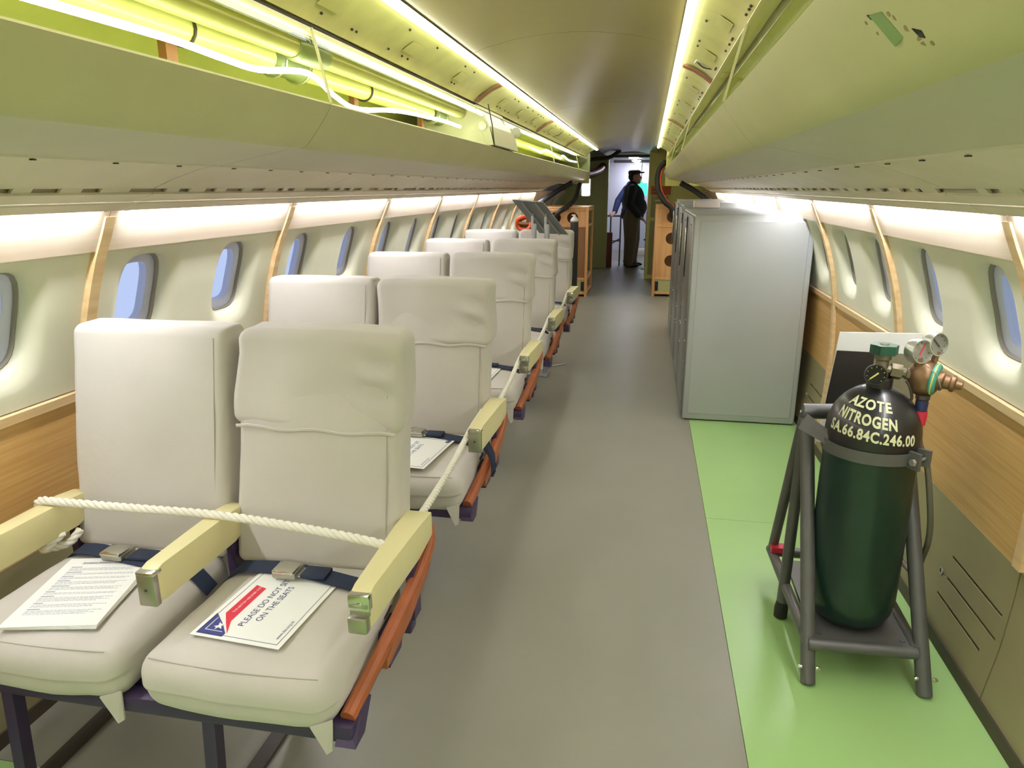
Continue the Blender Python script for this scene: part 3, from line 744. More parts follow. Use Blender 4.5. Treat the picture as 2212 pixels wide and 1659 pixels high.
# ------------------------------------------------------------------ nitrogen cylinder and its stand
GX, GY, GZ, GR = .662, 2.075, .128, .125
gc = thing('nitrogen_cylinder', 'dark green nitrogen cylinder with black lettered shoulder and brass regulator', 'gas cylinder', (GX,GY,GZ))
Hc = .600
body = [(.02,0),(.07,.004),(.10,.02),(.117,.05),(.1245,.09),(GR,.13),(GR,Hc)]
MB().lathe(body, (0,0,0), (0,0,1), 48).build('body', 'gas_green', gc, 60)
dome = [(GR+.0003,Hc-.022),(GR+.0003,Hc)] + [(max(.028, GR*math.cos(a)), Hc + .140*math.sin(a)) for a in [i*math.pi/2/14 for i in range(1,14)]] + [(.028,Hc+.150),(.028,Hc+.165)]
MB().lathe(dome, (0,0,0), (0,0,1), 48).build('shoulder', 'gas_black', gc, 60)
MB().lathe([(.034,Hc+.135),(.034,Hc+.158),(.030,Hc+.162),(.030,Hc+.165)], (0,0,0), (0,0,1), 20).build('neck_ring', 'gas_black', gc)
# lettering bent round the shoulder
def domept(ang, s_):
    """s_: arc length measured up from shoulder start"""
    a = 0; acc = 0; st = .004
    if s_ <= 0: return Vector((math.cos(ang)*(GR+.0012), math.sin(ang)*(GR+.0012), Hc + s_))
    while acc < s_ and a < 1.5:
        acc += math.hypot(GR*math.sin(a), .140*math.cos(a))*st; a += st
    r = GR*math.cos(a) + .0013*math.cos(a); return Vector((math.cos(ang)*r, math.sin(ang)*r, Hc + .140*math.sin(a) + .0014*math.sin(a)))
def wrap(txt, hgt, s0, start_deg, span, tilt, bold, name):
    v, f = text_mesh(txt, 1.0, bold, 'LEFT', 1.1); mb = MB()
    xs = [p[0] for p in v]; ys = [p[1] for p in v]; x0, x1 = min(xs), max(xs); sy = hgt/max(ys); V = []
    for a, b, _ in v:
        f_ = (a-x0)/(x1-x0); V.append(domept(math.radians(start_deg + span*f_), s0 + b*sy - tilt*f_))
    mb.add(V, f).build(name, 'letter', gc, smooth=False)
wrap('AZOTE', .031, .102, -155, 72, .012, .035, 'lettering')
wrap('NITROGEN', .031, .060, -160, 82, .018, .035, 'lettering')
wrap('SA.66.84C.246.00', .030, .018, -166, 114, .020, .035, 'lettering')
# valve, regulator, gauges
vz = Hc + .145
MB().lathe([(.022,vz-.01),(.024,vz),(.020,vz+.03),(.017,vz+.035),(.017,vz+.065),(.022,vz+.068),(.022,vz+.082)], (0,0,0), (0,0,1), 16).build('valve_body', 'brass_dull', gc)
kn = [(.034*(1+.10*math.cos(6*t))*math.cos(t), .034*(1+.10*math.cos(6*t))*math.sin(t), vz+.083) for t in [2*math.pi*i/36 for i in range(36)]]
kb = MB().prism(kn, (0,0,.026)).build('valve_knob', 'knob_green', gc); MB().lathe([(.012,vz+.108),(.012,vz+.1115),(.005,vz+.1115)], (0,0,0), (0,0,1), 12).build('knob_nut', 'chrome', kb)
def gauge(name, o, ax, r, dpt, face, rim, ndl, nang):
    ax = Vector(ax).normalized()
    g = MB().lathe([(r*.9,0),(r*.98,.004),(r,.010),(r,dpt),(r*.95,dpt+.003),(r*.88,dpt+.003),(r*.88,dpt-.004)], o, ax, 28).build(name, rim, gc)
    fo = Vector(o) + ax*(dpt-.005)
    MB().lathe([(r*.88,0),(r*.88,.001)], fo, ax, 28).build('dial', face, g)
    u = ax.cross(Vector((0,0,1))).normalized(); v = u.cross(ax); d = u*math.cos(nang) + v*math.sin(nang)
    MB().bar(fo+ax*.002-d*r*.3, fo+ax*.002+d*r*.62, .004, .0012, ax).build('pointer', ndl, g)
    for q in range(9):
        aa = math.radians(-45 + 270*q/8); dd = u*math.cos(aa) + v*math.sin(aa)
        MB().bar(fo+ax*.0015+dd*r*.68, fo+ax*.0015+dd*r*.8, .0018, .0006, ax).build('tick', 'wire' if face != 'gauge_dark' else 'needle', g)
    return g
gauge('contents_gauge', (-.02,-.022,vz+.028), (-.25,-.93,.15), .0295, .022, 'gauge_dark', 'gauge_dark', 'needle', -.75)
rx = (1,-.12,-.02)
def along(d, up=0, fw=0): return Vector((d, -.12*d+fw, vz+.040-.14*d+up))
MB().tube([along(.010), along(.022)], .013, 10).build('inlet_stem', 'brass_dull', gc)
MB().tube([along(.022), along(.050)], .0215, 6).build('inlet_nut', 'brass_dull', gc, 20)
MB().tube([along(.048), along(.062)], .014, 10).build('inlet_tail', 'brass_dull', gc)
MB().tube([along(.058), along(.062), along(.071), along(.073)], [.012,.017,.017,.014], 6).build('inlet_collar', 'brass_dull', gc, 20)
MB().tube([along(.07), along(.095)], .017, 12).build('body_neck', 'bronze', gc)
bo = along(.108)
MB().lathe([(.012,-.052),(.022,-.048),(.034,-.036),(.040,-.018),(.042,.0),(.040,.02),(.030,.036),(.020,.044)], bo, (0,0,1), 24).build('regulator_body', 'bronze', gc, 60)
kx = Vector((.86,-.48,-.10)).normalized()
MB().lathe([(.040,0),(.044,.004),(.044,.014),(.040,.018)], bo + kx*.016, kx, 28).build('regulator_ring', 'teal', gc)
MB().lathe([(.0425,.007),(.0452,.008),(.0452,.011),(.0425,.012)], bo + kx*.016, kx, 28).build('regulator_seam', 'needle', gc)
MB().lathe([(.029,0),(.027,.004),(.027,.014),(.020,.018),(.019,.030),(.023,.034),(.023,.042),(.014,.046),(.012,.060),(.010,.061),(.006,.061),(.006,.040)], bo + kx*.032, kx, 20).build('adjuster_cap', 'bronze', gc, 40)
MB().tube([bo + Vector((-.022,-.008,.03)), bo + Vector((-.026,-.010,.055))], .011, 10).build('gauge_stem', 'bronze', gc)
gauge('outlet_gauge', bo + Vector((-.034,.012,.070)), (.38,-.9,.12), .034, .032, 'gauge_face', 'alu', 'red', 2.1)
MB().tube([bo + Vector((.02,.012,.03)), bo + Vector((.028,.016,.07))], .009, 10).build('gauge_stem', 'bronze', gc)
gauge('inlet_gauge', bo + Vector((.012,.03,.088)), (.46,-.88,.10), .033, .028, 'gauge_face', 'alu', 'wire', .8)
MB().tube(arc([bo+Vector((-.02,-.045,.045)), bo+Vector((.01,-.05,.02)), bo+Vector((.022,-.048,-.005)), bo+Vector((.03,-.043,-.02))],5), .0011, 5).build('lock_wire', 'alu', gc)
oz = bo + Vector((-.004,-.022,-.046))
MB().lathe([(.019,0),(.019,-.010),(.014,-.012),(.014,-.014)], oz, (0,0,1), 8).build('outlet_nut', 'wire', gc)
MB().lathe([(.0155,-.013),(.0165,-.02),(.0155,-.045)], oz, (0,0,1), 14).build('blue_sleeve', 'blue_fit', gc)
MB().lathe([(.018,-.044),(.0185,-.06),(.0165,-.084),(.012,-.086)], oz, (0,0,1), 14).build('red_sleeve', 'red', gc)
hs = oz + Vector((0,0,-.084)); go = Vector((GX,GY,GZ))
hp = [hs, hs+Vector((.012,-.002,-.06))] + [px(x,y,Y=yy)-go for x,y,yy in ((2002,1000,2.03),(2009,1090,2.04),(2008,1150,2.06),(1996,1195,2.12),(1970,1235,2.25))] + [Vector((.19,.28,.10)), Vector((.12,.30,.02))]
MB().tube(arc(hp,6), .0085, 10).build('hose', 'hose_grey', gc, 60)
MB().tube(arc([bo+Vector((-.045,-.004,-.012)), bo+Vector((-.035,-.01,-.03)), bo+Vector((-.028,-.012,-.06)), bo+Vector((-.038,-.012,-.085)), bo+Vector((-.03,-.01,-.115)), bo+Vector((-.036,-.005,-.135))],5), .004, 7).build('relief_line', 'wire', gc)

st = thing('cylinder_stand', 'grey tubular steel stand strapping the nitrogen cylinder upright on the green floor', 'stand', (GX,GY,0))
so_ = Vector((GX,GY,0))
def tb(pts, n_, r=.021, m='frame_grey'): return MB().tube([Vector(p)-so_ for p in pts], r, 14).build(n_, m, st, 60)
FL, FR_ = Vector((.527,1.895,.004)), Vector((.843,1.90,.004))
BL, BR_ = px(1735,888,Y=2.24), px(1988,892,Y=2.24)
tb([FL, px(1744,905,Y=2.20)], 'front_leg'); tb([FR_, px(1955,905,Y=2.20)], 'front_leg')
RL, RR_ = Vector((.507,2.235,.004)), Vector((.832,2.235,.004))
tb([RL+Vector((0,0,.03)), BL+Vector((.012,0,-.02))], 'rear_leg', .018); tb([RR_+Vector((0,0,.03)), BR_+Vector((-.012,0,-.02))], 'rear_leg', .018)
tb([(.507,2.475,.12), BL+Vector((.012,.02,-.01))], 'back_stay', .017); tb([(.832,2.475,.12), BR_+Vector((-.012,.02,-.01))], 'back_stay', .017)
tb([(.505,2.49,.12),(.522,1.93,.12)], 'side_rail', .017); tb([(.832,2.49,.12),(.818,1.935,.12)], 'side_rail', .017)
tb([(.522,1.925,.115),(.818,1.935,.115)], 'front_rail', .018); tb([(.505,2.47,.12),(.832,2.47,.12)], 'rear_rail', .018)
tb([BL, BR_], 'top_bar', .024)
MB().box(.54-GX,.81-GX,1.94-GY,2.40-GY,.113,.127).build('base_plate', 'frame_grey', st)
for x_, y_ in ((.56,1.965),(.79,1.97)): MB().lathe([(.008,.127),(.008,.130),(.004,.131)], (x_-GX,y_-GY,0), (0,0,1), 8).build('bolt', 'frame_grey', st)
for p in (RL, RR_): MB().lathe([(.022,0),(.022,.035),(.017,.06)], p-so_, (0,0,1), 14).build('rubber_foot', 'rubber', st)
for p in (FL, FR_):
    for sx_ in (-1,1): MB().lathe([(.007,0),(.007,.006),(.004,.012)], p-so_+Vector((sx_*.020,.012,.045)), (sx_,-.2,0), 10).build('foot_bolt', 'chrome', st)
# strap
def band(z0, a0, a1, tilt, hgt=.034, R=GR+.003):
    V = []; F = []; n = 30
    for i in range(n+1):
        a = a0 + (a1-a0)*i/n
        for r in (R, R+.003):
            for zz in (0, hgt): V.append((math.cos(a)*r, math.sin(a)*r, z0+zz+tilt*math.cos(a)))
    for i in range(n):
        a = i*4; b = a+4; F += [(a,b,b+1,a+1),(a+2,a+3,b+3,b+2),(a,a+2,b+2,b),(a+1,b+1,b+3,a+3)]
    F += [(0,1,3,2),(n*4,n*4+2,n*4+3,n*4+1)]
    return MB().add(V,F)
band(.672, math.radians(165), math.radians(-57+360), .0).build('strap', 'frame_grey', st)
band(.672, math.radians(-38), math.radians(25), .0).build('strap', 'frame_grey', st)
for dg_, sgn in ((-57,1),(-38,-1)):
    a = math.radians(dg_); n_ = Vector((math.cos(a),math.sin(a),0)); c_ = n_*(GR+.016) + Vector((0,0,.689))
    MB().bar(c_-n_*.016, c_+n_*.018, .010, .048).build('strap_lug', 'frame_grey', st)
a1, a2 = math.radians(-61), math.radians(-33)
MB().tube([Vector((math.cos(a1),math.sin(a1),0))*(GR+.024)+Vector((0,0,.689)), Vector((math.cos(a2),math.sin(a2),0))*(GR+.024)+Vector((0,0,.689))], .0045, 8).build('strap_bolt', 'alu', st)
MB().lathe([(.010,0),(.010,.008)], Vector((math.cos(a1),math.sin(a1),0))*(GR+.024)+Vector((0,0,.689)), (-.5,-.2,0), 6).build('strap_nut', 'alu', st)
MB().prism([Vector(p)-so_ for p in ((.478,2.15,.70),(.545,2.03,.688),(.552,2.03,.725),(.50,2.15,.745))], (0,.006,0)).build('gusset', 'frame_grey', st)
MB().prism([Vector(p)-so_ for p in ((.80,2.09,.67),(.775,2.05,.668),(.775,2.05,.70),(.80,2.09,.71))], (0,.006,0)).build('gusset', 'frame_grey', st)
tg = tag(MB().box(-.03,.03,-.02,.02,0,.02).build('red_tag', 'red'), 'small red tag lying on the rear of the cylinder stand rail', 'tag'); tg.location = (.525,2.44,.139)

# information board behind the cylinder
bd_ = thing('information_board', 'white-topped photo information board standing behind the nitrogen cylinder', 'board', (.765,2.52,0))
MB().prism([(-.125,-.07,.942),(.125,-.07,.946),(.125,-.03,.55),(-.145,-.03,.545)], (0,.006,0)).build('board', 'paper', bd_)
MB().prism([(-.1262,-.0655,.880),(-.01,-.0650,.878),(.0,-.049,.70),(-.1385,-.0487,.69)], (0,-.0022,0)).build('photo_print', 'photo_dark', bd_)
MB().prism([(-.01,-.0650,.878),(.122,-.0650,.876),(.122,-.049,.70),(.0,-.049,.70)], (0,-.0022,0)).build('photo_print', 'photo_mid', bd_)
MB().bar((0,-.02,.80),(0,.0,.02),.03,.015,(0,1,0)).build('post', 'sign_post', bd_)
MB().rbox(-.10,.10,-.01,.16,.001,.02,.004).build('foot', 'sign_post', bd_)

# ------------------------------------------------------------------ grey equipment cabinets
def cabinet(y0, y1, doors, label, ztop, front=False):
    xa, xb = .268, .938
    c = thing('equipment_cabinet', label, 'cabinet', ((xa+xb)/2, y0, 0), 'grey equipment cabinets'); hx = (xb-xa)/2; L = y1-y0
    MB().rbox(-hx+.012, hx, .004, L-.004, .012, ztop, .014, 3).build('body', 'cabinet', c)
    MB().rbox(-hx+.004, hx, .0, .022, .006, ztop+.004, .009, 3).build('end_frame', 'cabinet', c)
    MB().rbox(-hx+.035, hx-.03, -.003, .01, .045, ztop-.03, .003, 1).build('end_panel', 'cabinet', c)
    MB().box(-hx+.02, hx-.01, .01, L-.01, .0, .014).build('plinth', 'rubber', c)
    for a, b in doors:
        d = MB().rbox(-hx-.006, -hx+.014, a+.004, b-.004, .03, ztop-.012, .003).build('door', 'cabinet_door', c)
        mb = MB()
        for yy in (a+.03, b-.03):
            for q in range(9): mb.lathe([(.0045,0),(.003,.003)], (-hx-.006, yy, .10+q*(ztop-.2)/8), (-1,0,0), 6)
        for q in range(5): mb.lathe([(.0045,0),(.003,.003)], (-hx-.006, a+.06+q*.03, ztop-.06), (-1,0,0), 6)
        mb.build('rivet', 'chrome', d)
        MB().box(-hx-.012, -hx-.004, b-.13, b-.09, ztop-.42, ztop-.03).build('door_dark_plate', 'black', d)  # flat black plate high on the door, under the chrome bar
        MB().rbox(-hx-.018, -hx-.006, b-.118, b-.102, ztop-.36, ztop-.10, .003).build('handle_bar', 'chrome', d)
    mb = MB()
    k = 0; yy = .06
    while yy < L-.05: MB().rbox(-hx+.01, hx, yy, yy+.035, ztop+.001, ztop+.014, .004).build('top_rib', 'cabinet', c); yy += .16
    return c
cabinet(4.345, 5.80, ((.03,.70),(.72,1.43)), 'big grey metal cabinet whose plain end faces the gas cylinder', 1.243, True)
cabinet(5.81, 6.70, ((.03,.86),), 'grey metal cabinet in the middle of the cabinet row, second from the gas cylinder', 1.262)
cabinet(6.71, 7.58, ((.03,.84),), 'grey metal cabinet at the far end of the row, next to the wooden rack', 1.275)
wbx = tag(MB().rbox(-.09,.09,-.07,.07,0,.05,.004).build('cardboard_box', 'white_box'), 'small pale cardboard box on top of the grey cabinets', 'box'); wbx.location = (.42,5.55,1.2575)

# ------------------------------------------------------------------ slanted sign stand behind the seats
A_, B_, D_ = px(1107,433,Y=5.10), px(1173,437,Y=5.16), px(1227,507,Y=5.46)
sg = thing('slanted_sign', 'grey slanted sign panel on two posts between the last two seat rows', 'sign stand', (-.80,5.25,0)); s0 = Vector((-.80,5.25,0))
Cc = D_ + (A_-B_); nrm = (B_-A_).cross(D_-B_).normalized(); nrm = nrm if nrm.z > 0 else -nrm
MB().prism([p-s0 for p in (A_,B_,D_,Cc)], nrm*.008).build('panel', 'sign_grey', sg)
for f in (.28,.72):
    p, q = A_.lerp(B_, f)-s0, Cc.lerp(D_, f)-s0
    MB().bar(p.lerp(q,.02)-nrm*.006, p.lerp(q,.98)-nrm*.006, .012, .014, nrm).build('rib', 'sign_post', sg)
    m_ = p.lerp(q,.42)
    MB().bar((m_.x,m_.y-.008,m_.z+.02), (m_.x,m_.y-.008,m_.z-.09), .018, .012, (0,1,0)).build('bracket', 'sign_post', sg)
    MB().tube([(m_.x+.012,m_.y,m_.z-.06),(m_.x+.012,m_.y,.02)], .019, 14).build('post', 'sign_post', sg)
MB().rbox(-.13,.10,-.05,.12,.001,.02,.004).build('foot', 'sign_post', sg)

# ------------------------------------------------------------------ wooden test racks, gas bottle, hoses
def test_rack(x0, x1, y0, y1, zt, holes, label, mirror):
    r = thing('wooden_rack', label, 'rack', ((x0+x1)/2, y0, 0), 'orange wooden test racks'); hx = (x1-x0)/2; L = y1-y0
    for sx_ in (-1,1):
        for yy in (0, L-.035): MB().rbox(sx_*hx-.0175-.0175*sx_, sx_*hx+.0175-.0175*sx_, yy, yy+.035, .0, zt, .003).build('post', 'rack_wood', r)
    for zz in (.03, .22, .90, zt-.035):
        MB().rbox(-hx+.035, hx-.035, .004, .03, zz, zz+.032, .003).build('rail', 'rack_wood', r)
        MB().rbox(-hx+.035, hx-.035, L-.03, L-.004, zz, zz+.032, .003).build('rail', 'rack_wood', r)
        for sx_ in (-1,1): MB().rbox(sx_*hx-.015-.0175*sx_, sx_*hx+.015-.0175*sx_, .035, L-.035, zz, zz+.032, .003).build('side_rail', 'rack_wood', r)
    # front boards with round holes
    def board(xa, xb, za, zb, hl, m):
        mb = MB(); 
        if not hl: mb.box(xa,xb,.012,.022,za,zb); return mb.build('front_board', m, r)
        hl = sorted(hl, key=lambda h: (h[0], h[1])); n = 28
        vert = abs(hl[0][0]-hl[-1][0]) < .01
        cuts = [za if vert else xa] + [((hl[i][1]+hl[i+1][1])/2 if vert else (hl[i][0]+hl[i+1][0])/2) for i in range(len(hl)-1)] + [zb if vert else xb]
        for i, (cx, cz, rr) in enumerate(hl):
            x_a, x_b, z_a, z_b = (xa,xb,cuts[i],cuts[i+1]) if vert else (cuts[i],cuts[i+1],za,zb)
            th = sorted(set([2*math.pi*k/n for k in range(n)] + [math.atan2(z-cz,x-cx)%(2*math.pi) for x in (x_a,x_b) for z in (z_a,z_b)])); N = len(th); V = []; F = []
            for y in (.012,.022):
                for t in th:
                    c_, s_ = math.cos(t), math.sin(t); q = 9
                    if c_ > 1e-6: q = min(q,(x_b-cx)/c_)
                    if c_ < -1e-6: q = min(q,(x_a-cx)/c_)
                    if s_ > 1e-6: q = min(q,(z_b-cz)/s_)
                    if s_ < -1e-6: q = min(q,(z_a-cz)/s_)
                    V.append((cx+q*c_,y,cz+q*s_))
                for t in th: V.append((cx+rr*math.cos(t),y,cz+rr*math.sin(t)))
            for k in range(N):
                j = (k+1)%N; F += [(k,j,N+j,N+k),(2*N+k,3*N+k,3*N+j,2*N+j),(N+k,N+j,3*N+j,3*N+k),(k,2*N+k,2*N+j,j)]
            mb.add(V,F)
        return mb.build('front_board', m, r)
    zr = [(.062,.22,'rack_pale'),(.252,.90,'rack_wood' if mirror else 'rack_dark'),(.932,zt-.035,'rack_wood')]
    for za, zb, m in zr: board(-hx+.035, hx-.035, za, zb, [h for h in holes if za < h[1] < zb], m)
    MB().lathe([(hx-.11,.064),(hx-.095,.09),(hx-.09,.35),(hx-.085,.36),(hx-.09,.37),(hx-.09,zt-.12),(hx-.11,zt-.06)], (0,L/2,0), (0,0,1), 28).build('dark_hole_fill', 'rack_dark', r)  # added brown drum shape, there to make the round holes look dark inside
    MB().box(-hx+.02,hx-.02,.03,L-.03,.05,.064).build('bottom_board', 'rack_wood', r)
    MB().box(-hx,hx,0,L,zt,zt+.02).build('top_board', 'rack_wood', r)
    xs = -hx+.06 if mirror else hx-.06
    MB().rbox(xs-.02,xs+.02,-.002,.012,.08,.2,.003).build('socket', 'black', r)
    MB().lathe([(.012,0),(.010,.006)], (xs+.01,.011,.235), (0,-1,0), 10).build('pilot_light', 'yellow_led', r)
    return r
test_rack(-1.42,-.745,9.4,10.25,1.14, [(-.095,1.02,.072),(.13,1.02,.072)], 'orange wooden rack with round holes beyond the seats, hose plugged in', False)
test_rack(.10,.78,9.62,10.4,1.17, [(-.12,1.035,.075),(-.12,.76,.075),(-.12,.47,.075)], 'orange wooden rack with round holes beyond the grey cabinets', True)
gb = thing('gas_bottle', 'slim black gas bottle with white shoulder in front of the wooden rack', 'gas bottle', (-.868,8.8,0))
MB().lathe([(.046,0),(.05,.01),(.05,.93)], (0,0,0), (0,0,1), 20).build('body', 'gas_black', gb); MB().lathe([(.0505,.93),(.05,1.01)], (0,0,0), (0,0,1), 20).build('band', 'gas_black', gb)
MB().lathe([(.0505,1.0),(.048,1.02),(.036,1.045),(.016,1.06),(.014,1.075)], (0,0,0), (0,0,1), 20).build('shoulder', 'white_box', gb); MB().rbox(-.035,.01,-.01,.01,1.07,1.085,.003).build('valve', 'white_box', gb)
def ribbed(pts, r, n=10):
    P = arc(pts, 14); rs = [r*(1 + (.08 if i % 2 else -.06)) for i in range(len(P))]; return P, rs
def hose(name, pts, r, m, label, strip_m=None, grp=None):
    t = thing(name, label, 'hose', pts[0], grp); p0 = Vector(pts[0]); P, rs = ribbed(pts, r)
    MB().tube([p-p0 for p in P], rs, 10).build('hose_tube', m, t, 80)
    if strip_m: MB().tube([p-p0+Vector((r*1.0,-.004,.0)) for p in P[::3]], r*.45, 8).build('orange_conduit', strip_m, t, 80)
    return t
hose('corrugated_hose', [px(x,y,Y=yy) for x,y,yy in ((1250,342,10.08),(1262,358,10.15),(1264,375,10.15),(1254,394,10.07),(1244,426,9.72),(1226,446,9.40),(1210,456,9.335))] + [Vector((-1.17,9.37,1.04)), Vector((-1.178,9.46,1.025))], .032, 'rubber', 'black corrugated hose dropping from the left rack into the wooden rack')
hose('corrugated_hose', [px(x,y,Y=yy) for x,y,yy in ((1438,349,9.69),(1425,365,9.73),(1420,390,9.70),(1424,415,9.62),(1437,437,9.55),(1450,449,9.545))] + [Vector((.318,9.57,1.05)), Vector((.32,9.68,1.04))], .034, 'rubber', 'black and orange hose dropping from the right rack to the wooden rack', 'orange_hose')
hose('stay_tube', [px(x,y,Y=9.0) for x,y in ((1237,394),(1205,412),(1168,437))] + [Vector((-1.478,9.0,1.14))], .03, 'rubber', 'dark sloping tube between the left rack end and the window wall')
hose('stay_tube', [px(1470,395,Y=8.6), px(1500,412,Y=8.6), px(1540,440,Y=8.45), Vector((.872,8.4,1.13))], .03, 'rubber', 'dark sloping tube above the grey cabinets')
hose('overhead_pipe', [(-1.365,11.3,1.50),(-1.12,11.7,1.575),(-.97,12.25,1.61),(-.86,12.7,1.67),(-.80,12.96,1.76)], .06, 'red_pipe', 'dark red pipe bundle above the green bulkhead')
hose('overhead_pipe', [(-1.40,11.1,1.62),(-1.15,11.25,1.74),(-.9,11.42,1.81),(-.62,11.55,1.85),(-.46,11.6,1.955)], .03, 'dark_pipe', 'brown pipe crossing under the ceiling before the doorway')
bl_ = thing('bulkhead_lamp', 'bright white bulkhead lamp on a bracket by the end of the left rack', 'lamp', px(1266,405,Y=10.25))
MB().rbox(-.065,.065,-.02,.03,-.12,.12,.01).build('housing', 'alu', bl_)
MB().rbox(-.055,.055,-.05,-.018,-.11,.11,.012).build('diffuser', 'lamp', bl_); MB().bar((0,.01,.10),(0,-.19,.20),.02,.02).build('bracket', 'dark_pipe', bl_)
# dark soffit behind rack ends
sf = struct(empty('trim_1')); MB().box(-1.62,-.80,10.02,10.06,1.45,1.96).build('rack_end_panel', 'bulk_green', sf)
MB().box(.2,1.02,9.62,9.66,1.42,1.96).build('rack_end_panel', 'bulk_yellow', sf)
# orange hose coil on an equipment case by the windows
cs = thing('equipment_case', 'dark equipment case beside the windows behind the last seat', 'case', (-1.30,7.5,0))
MB().rbox(-.17,.17,-.25,.25,.0,.93,.01).build('body', 'rack_dark', cs); MB().rbox(-.175,.175,-.255,.255,.93,.95,.004).build('lid', 'wire', cs)
co = thing('hose_coil', 'coil of orange and brown hose resting on the equipment case', 'hose', (-1.245,7.42,.95))
for q in range(3):
    pts = [(.075*math.cos(t)*(1-.08*q), .06*q-.06+.02*math.sin(t*2), .092+.07*math.sin(t)*(1-.1*q)) for t in [2*math.pi*i/20 for i in range(21)]]
    MB().tube(pts, .020, 8).build('hose_turn', 'orange_hose' if q != 1 else 'rack_dark', co, 60)
for q in range(3): MB().tube([(-.06,.05*q-.05,.095-.02*q),(.07,.05*q-.05,.09-.02*q)], .016, 8).build('hose_turn', 'rack_dark', co, 60)
tag(MB().tube([px(1178,792,Z=.006), px(1222,786,Z=.006)], .005, 6).build('white_rod', 'print_white'), 'thin white rod lying on the grey aisle floor beside the seats', 'rod')

# ------------------------------------------------------------------ people and fittings in the doorway
def ell(mb, c, r, n=14):
    bm = bmesh.new(); bmesh.ops.create_uvsphere(bm, u_segments=n, v_segments=n//2+2, radius=1)
    return mb.bm(bm, Matrix.Translation(Vector(c)) @ Matrix.Diagonal((r[0],r[1],r[2],1)))
def limb(mb, pts, rs): 
    mb.tube(pts, rs, 12)
    for p, r in zip(pts, rs): ell(mb, p, (r,r,r), 10)
    return mb
def hand(mb, o, d, side, curl):
    """palm and five fingers; d = pointing direction"""
    o = Vector(o); d = Vector(d).normalized(); s_ = d.cross(Vector((0,0,1))).normalized()*side; n_ = s_.cross(d)
    ell(mb, o + d*.045, (.030,.035,.030), 10); limb(mb, [o, o+d*.04], [.024,.030])
    for i, L in enumerate((.068,.078,.074,.058)):
        b = o + d*.075 + s_*(.030-.020*i); m1 = b + d*L*.55 + Vector((0,0,-curl*.25*L)); e = m1 + d*L*.45 + Vector((0,0,-curl*L*.6)); limb(mb, [b,m1,e], [.0095,.009,.008])
    limb(mb, [o+d*.03+s_*.028, o+d*.065+s_*.05-Vector((0,0,.01)), o+d*.09+s_*.052-Vector((0,0,.02))], [.012,.011,.009])
PX, PY = -.262, 13.22
man = thing('person', 'person in dark jacket, brown trousers and flat cap standing side-on in the doorway', 'person', (PX,PY,0))
# faces +X (profile from the cabin)
tr = MB()
for s_, dx in ((-1,-.02),(1,.03)):
    limb(tr, [(-.02,s_*.095,.90),(.0+dx,s_*.11,.50),(-.02+dx,s_*.11,.09)], [.155,.115,.092])
ell(tr, (-.01,0,.92), (.19,.20,.12)); remesh(tr, 'trousers', 'trousers', man, .016, 3)
for s_, dx in ((-1,-.03),(1,.02)):
    sh = MB(); ell(sh, (.05+dx,s_*.10,.045), (.145,.05,.042)); ell(sh, (-.04+dx,s_*.10,.06), (.06,.045,.055)); remesh(sh, 'shoe', 'shoe', man, .012, 2)
jk = MB()
ell(jk, (-.0,0,1.20), (.20,.22,.25)); ell(jk, (.05,0,1.06), (.20,.22,.20)); ell(jk, (-.01,0,.93), (.215,.22,.13)); ell(jk, (-.03,0,1.36), (.155,.225,.11)); ell(jk, (-.02,0,1.46), (.075,.08,.07))
for s_ in (-1,1):
    limb(jk, [(-.02,s_*.21,1.38),(-.06,s_*.26,1.12),(.10,s_*.23,.93)], [.085,.072,.058])
remesh(jk, 'jacket', 'jacket', man, .015, 3)
bd2 = MB()
ell(bd2, (.015,0,1.585), (.092,.075,.115)); ell(bd2, (.045,0,1.53), (.065,.058,.06)); limb(bd2, [(-.02,0,1.44),(.0,0,1.52)], [.058,.055])
limb(bd2, [(.10,0,1.585),(.125,0,1.565),(.112,0,1.555)], [.012,.014,.012]); ell(bd2, (.10,0,1.525), (.018,.022,.008)); ell(bd2, (.10,0,1.512), (.017,.022,.008)); ell(bd2, (.09,0,1.485), (.026,.03,.022))
for s_ in (-1,1):
    ell(bd2, (-.005,s_*.076,1.575), (.018,.010,.032)); ell(bd2, (.092,s_*.032,1.60), (.012,.016,.007))
    hand(bd2, (.125,s_*.22,.90), (.75,0,-.55), -s_, .7)
remesh(bd2, 'body', 'skin', man, .008, 2)
for s_ in (-1,1): e_ = MB(); ell(e_, (.098,s_*.032,1.592), (.008,.011,.006), 8); e_.build('eye', 'wire', man)
hr = MB(); ell(hr, (-.03,0,1.585), (.080,.080,.085)); remesh(hr, 'hair', 'hair', man, .01, 2)
cp = MB(); ell(cp, (-.0,0,1.665), (.115,.095,.048)); ell(cp, (-.01,0,1.64), (.105,.092,.04)); ell(cp, (.12,0,1.655), (.065,.07,.016)); remesh(cp, 'cap', 'cap', man, .01, 2)
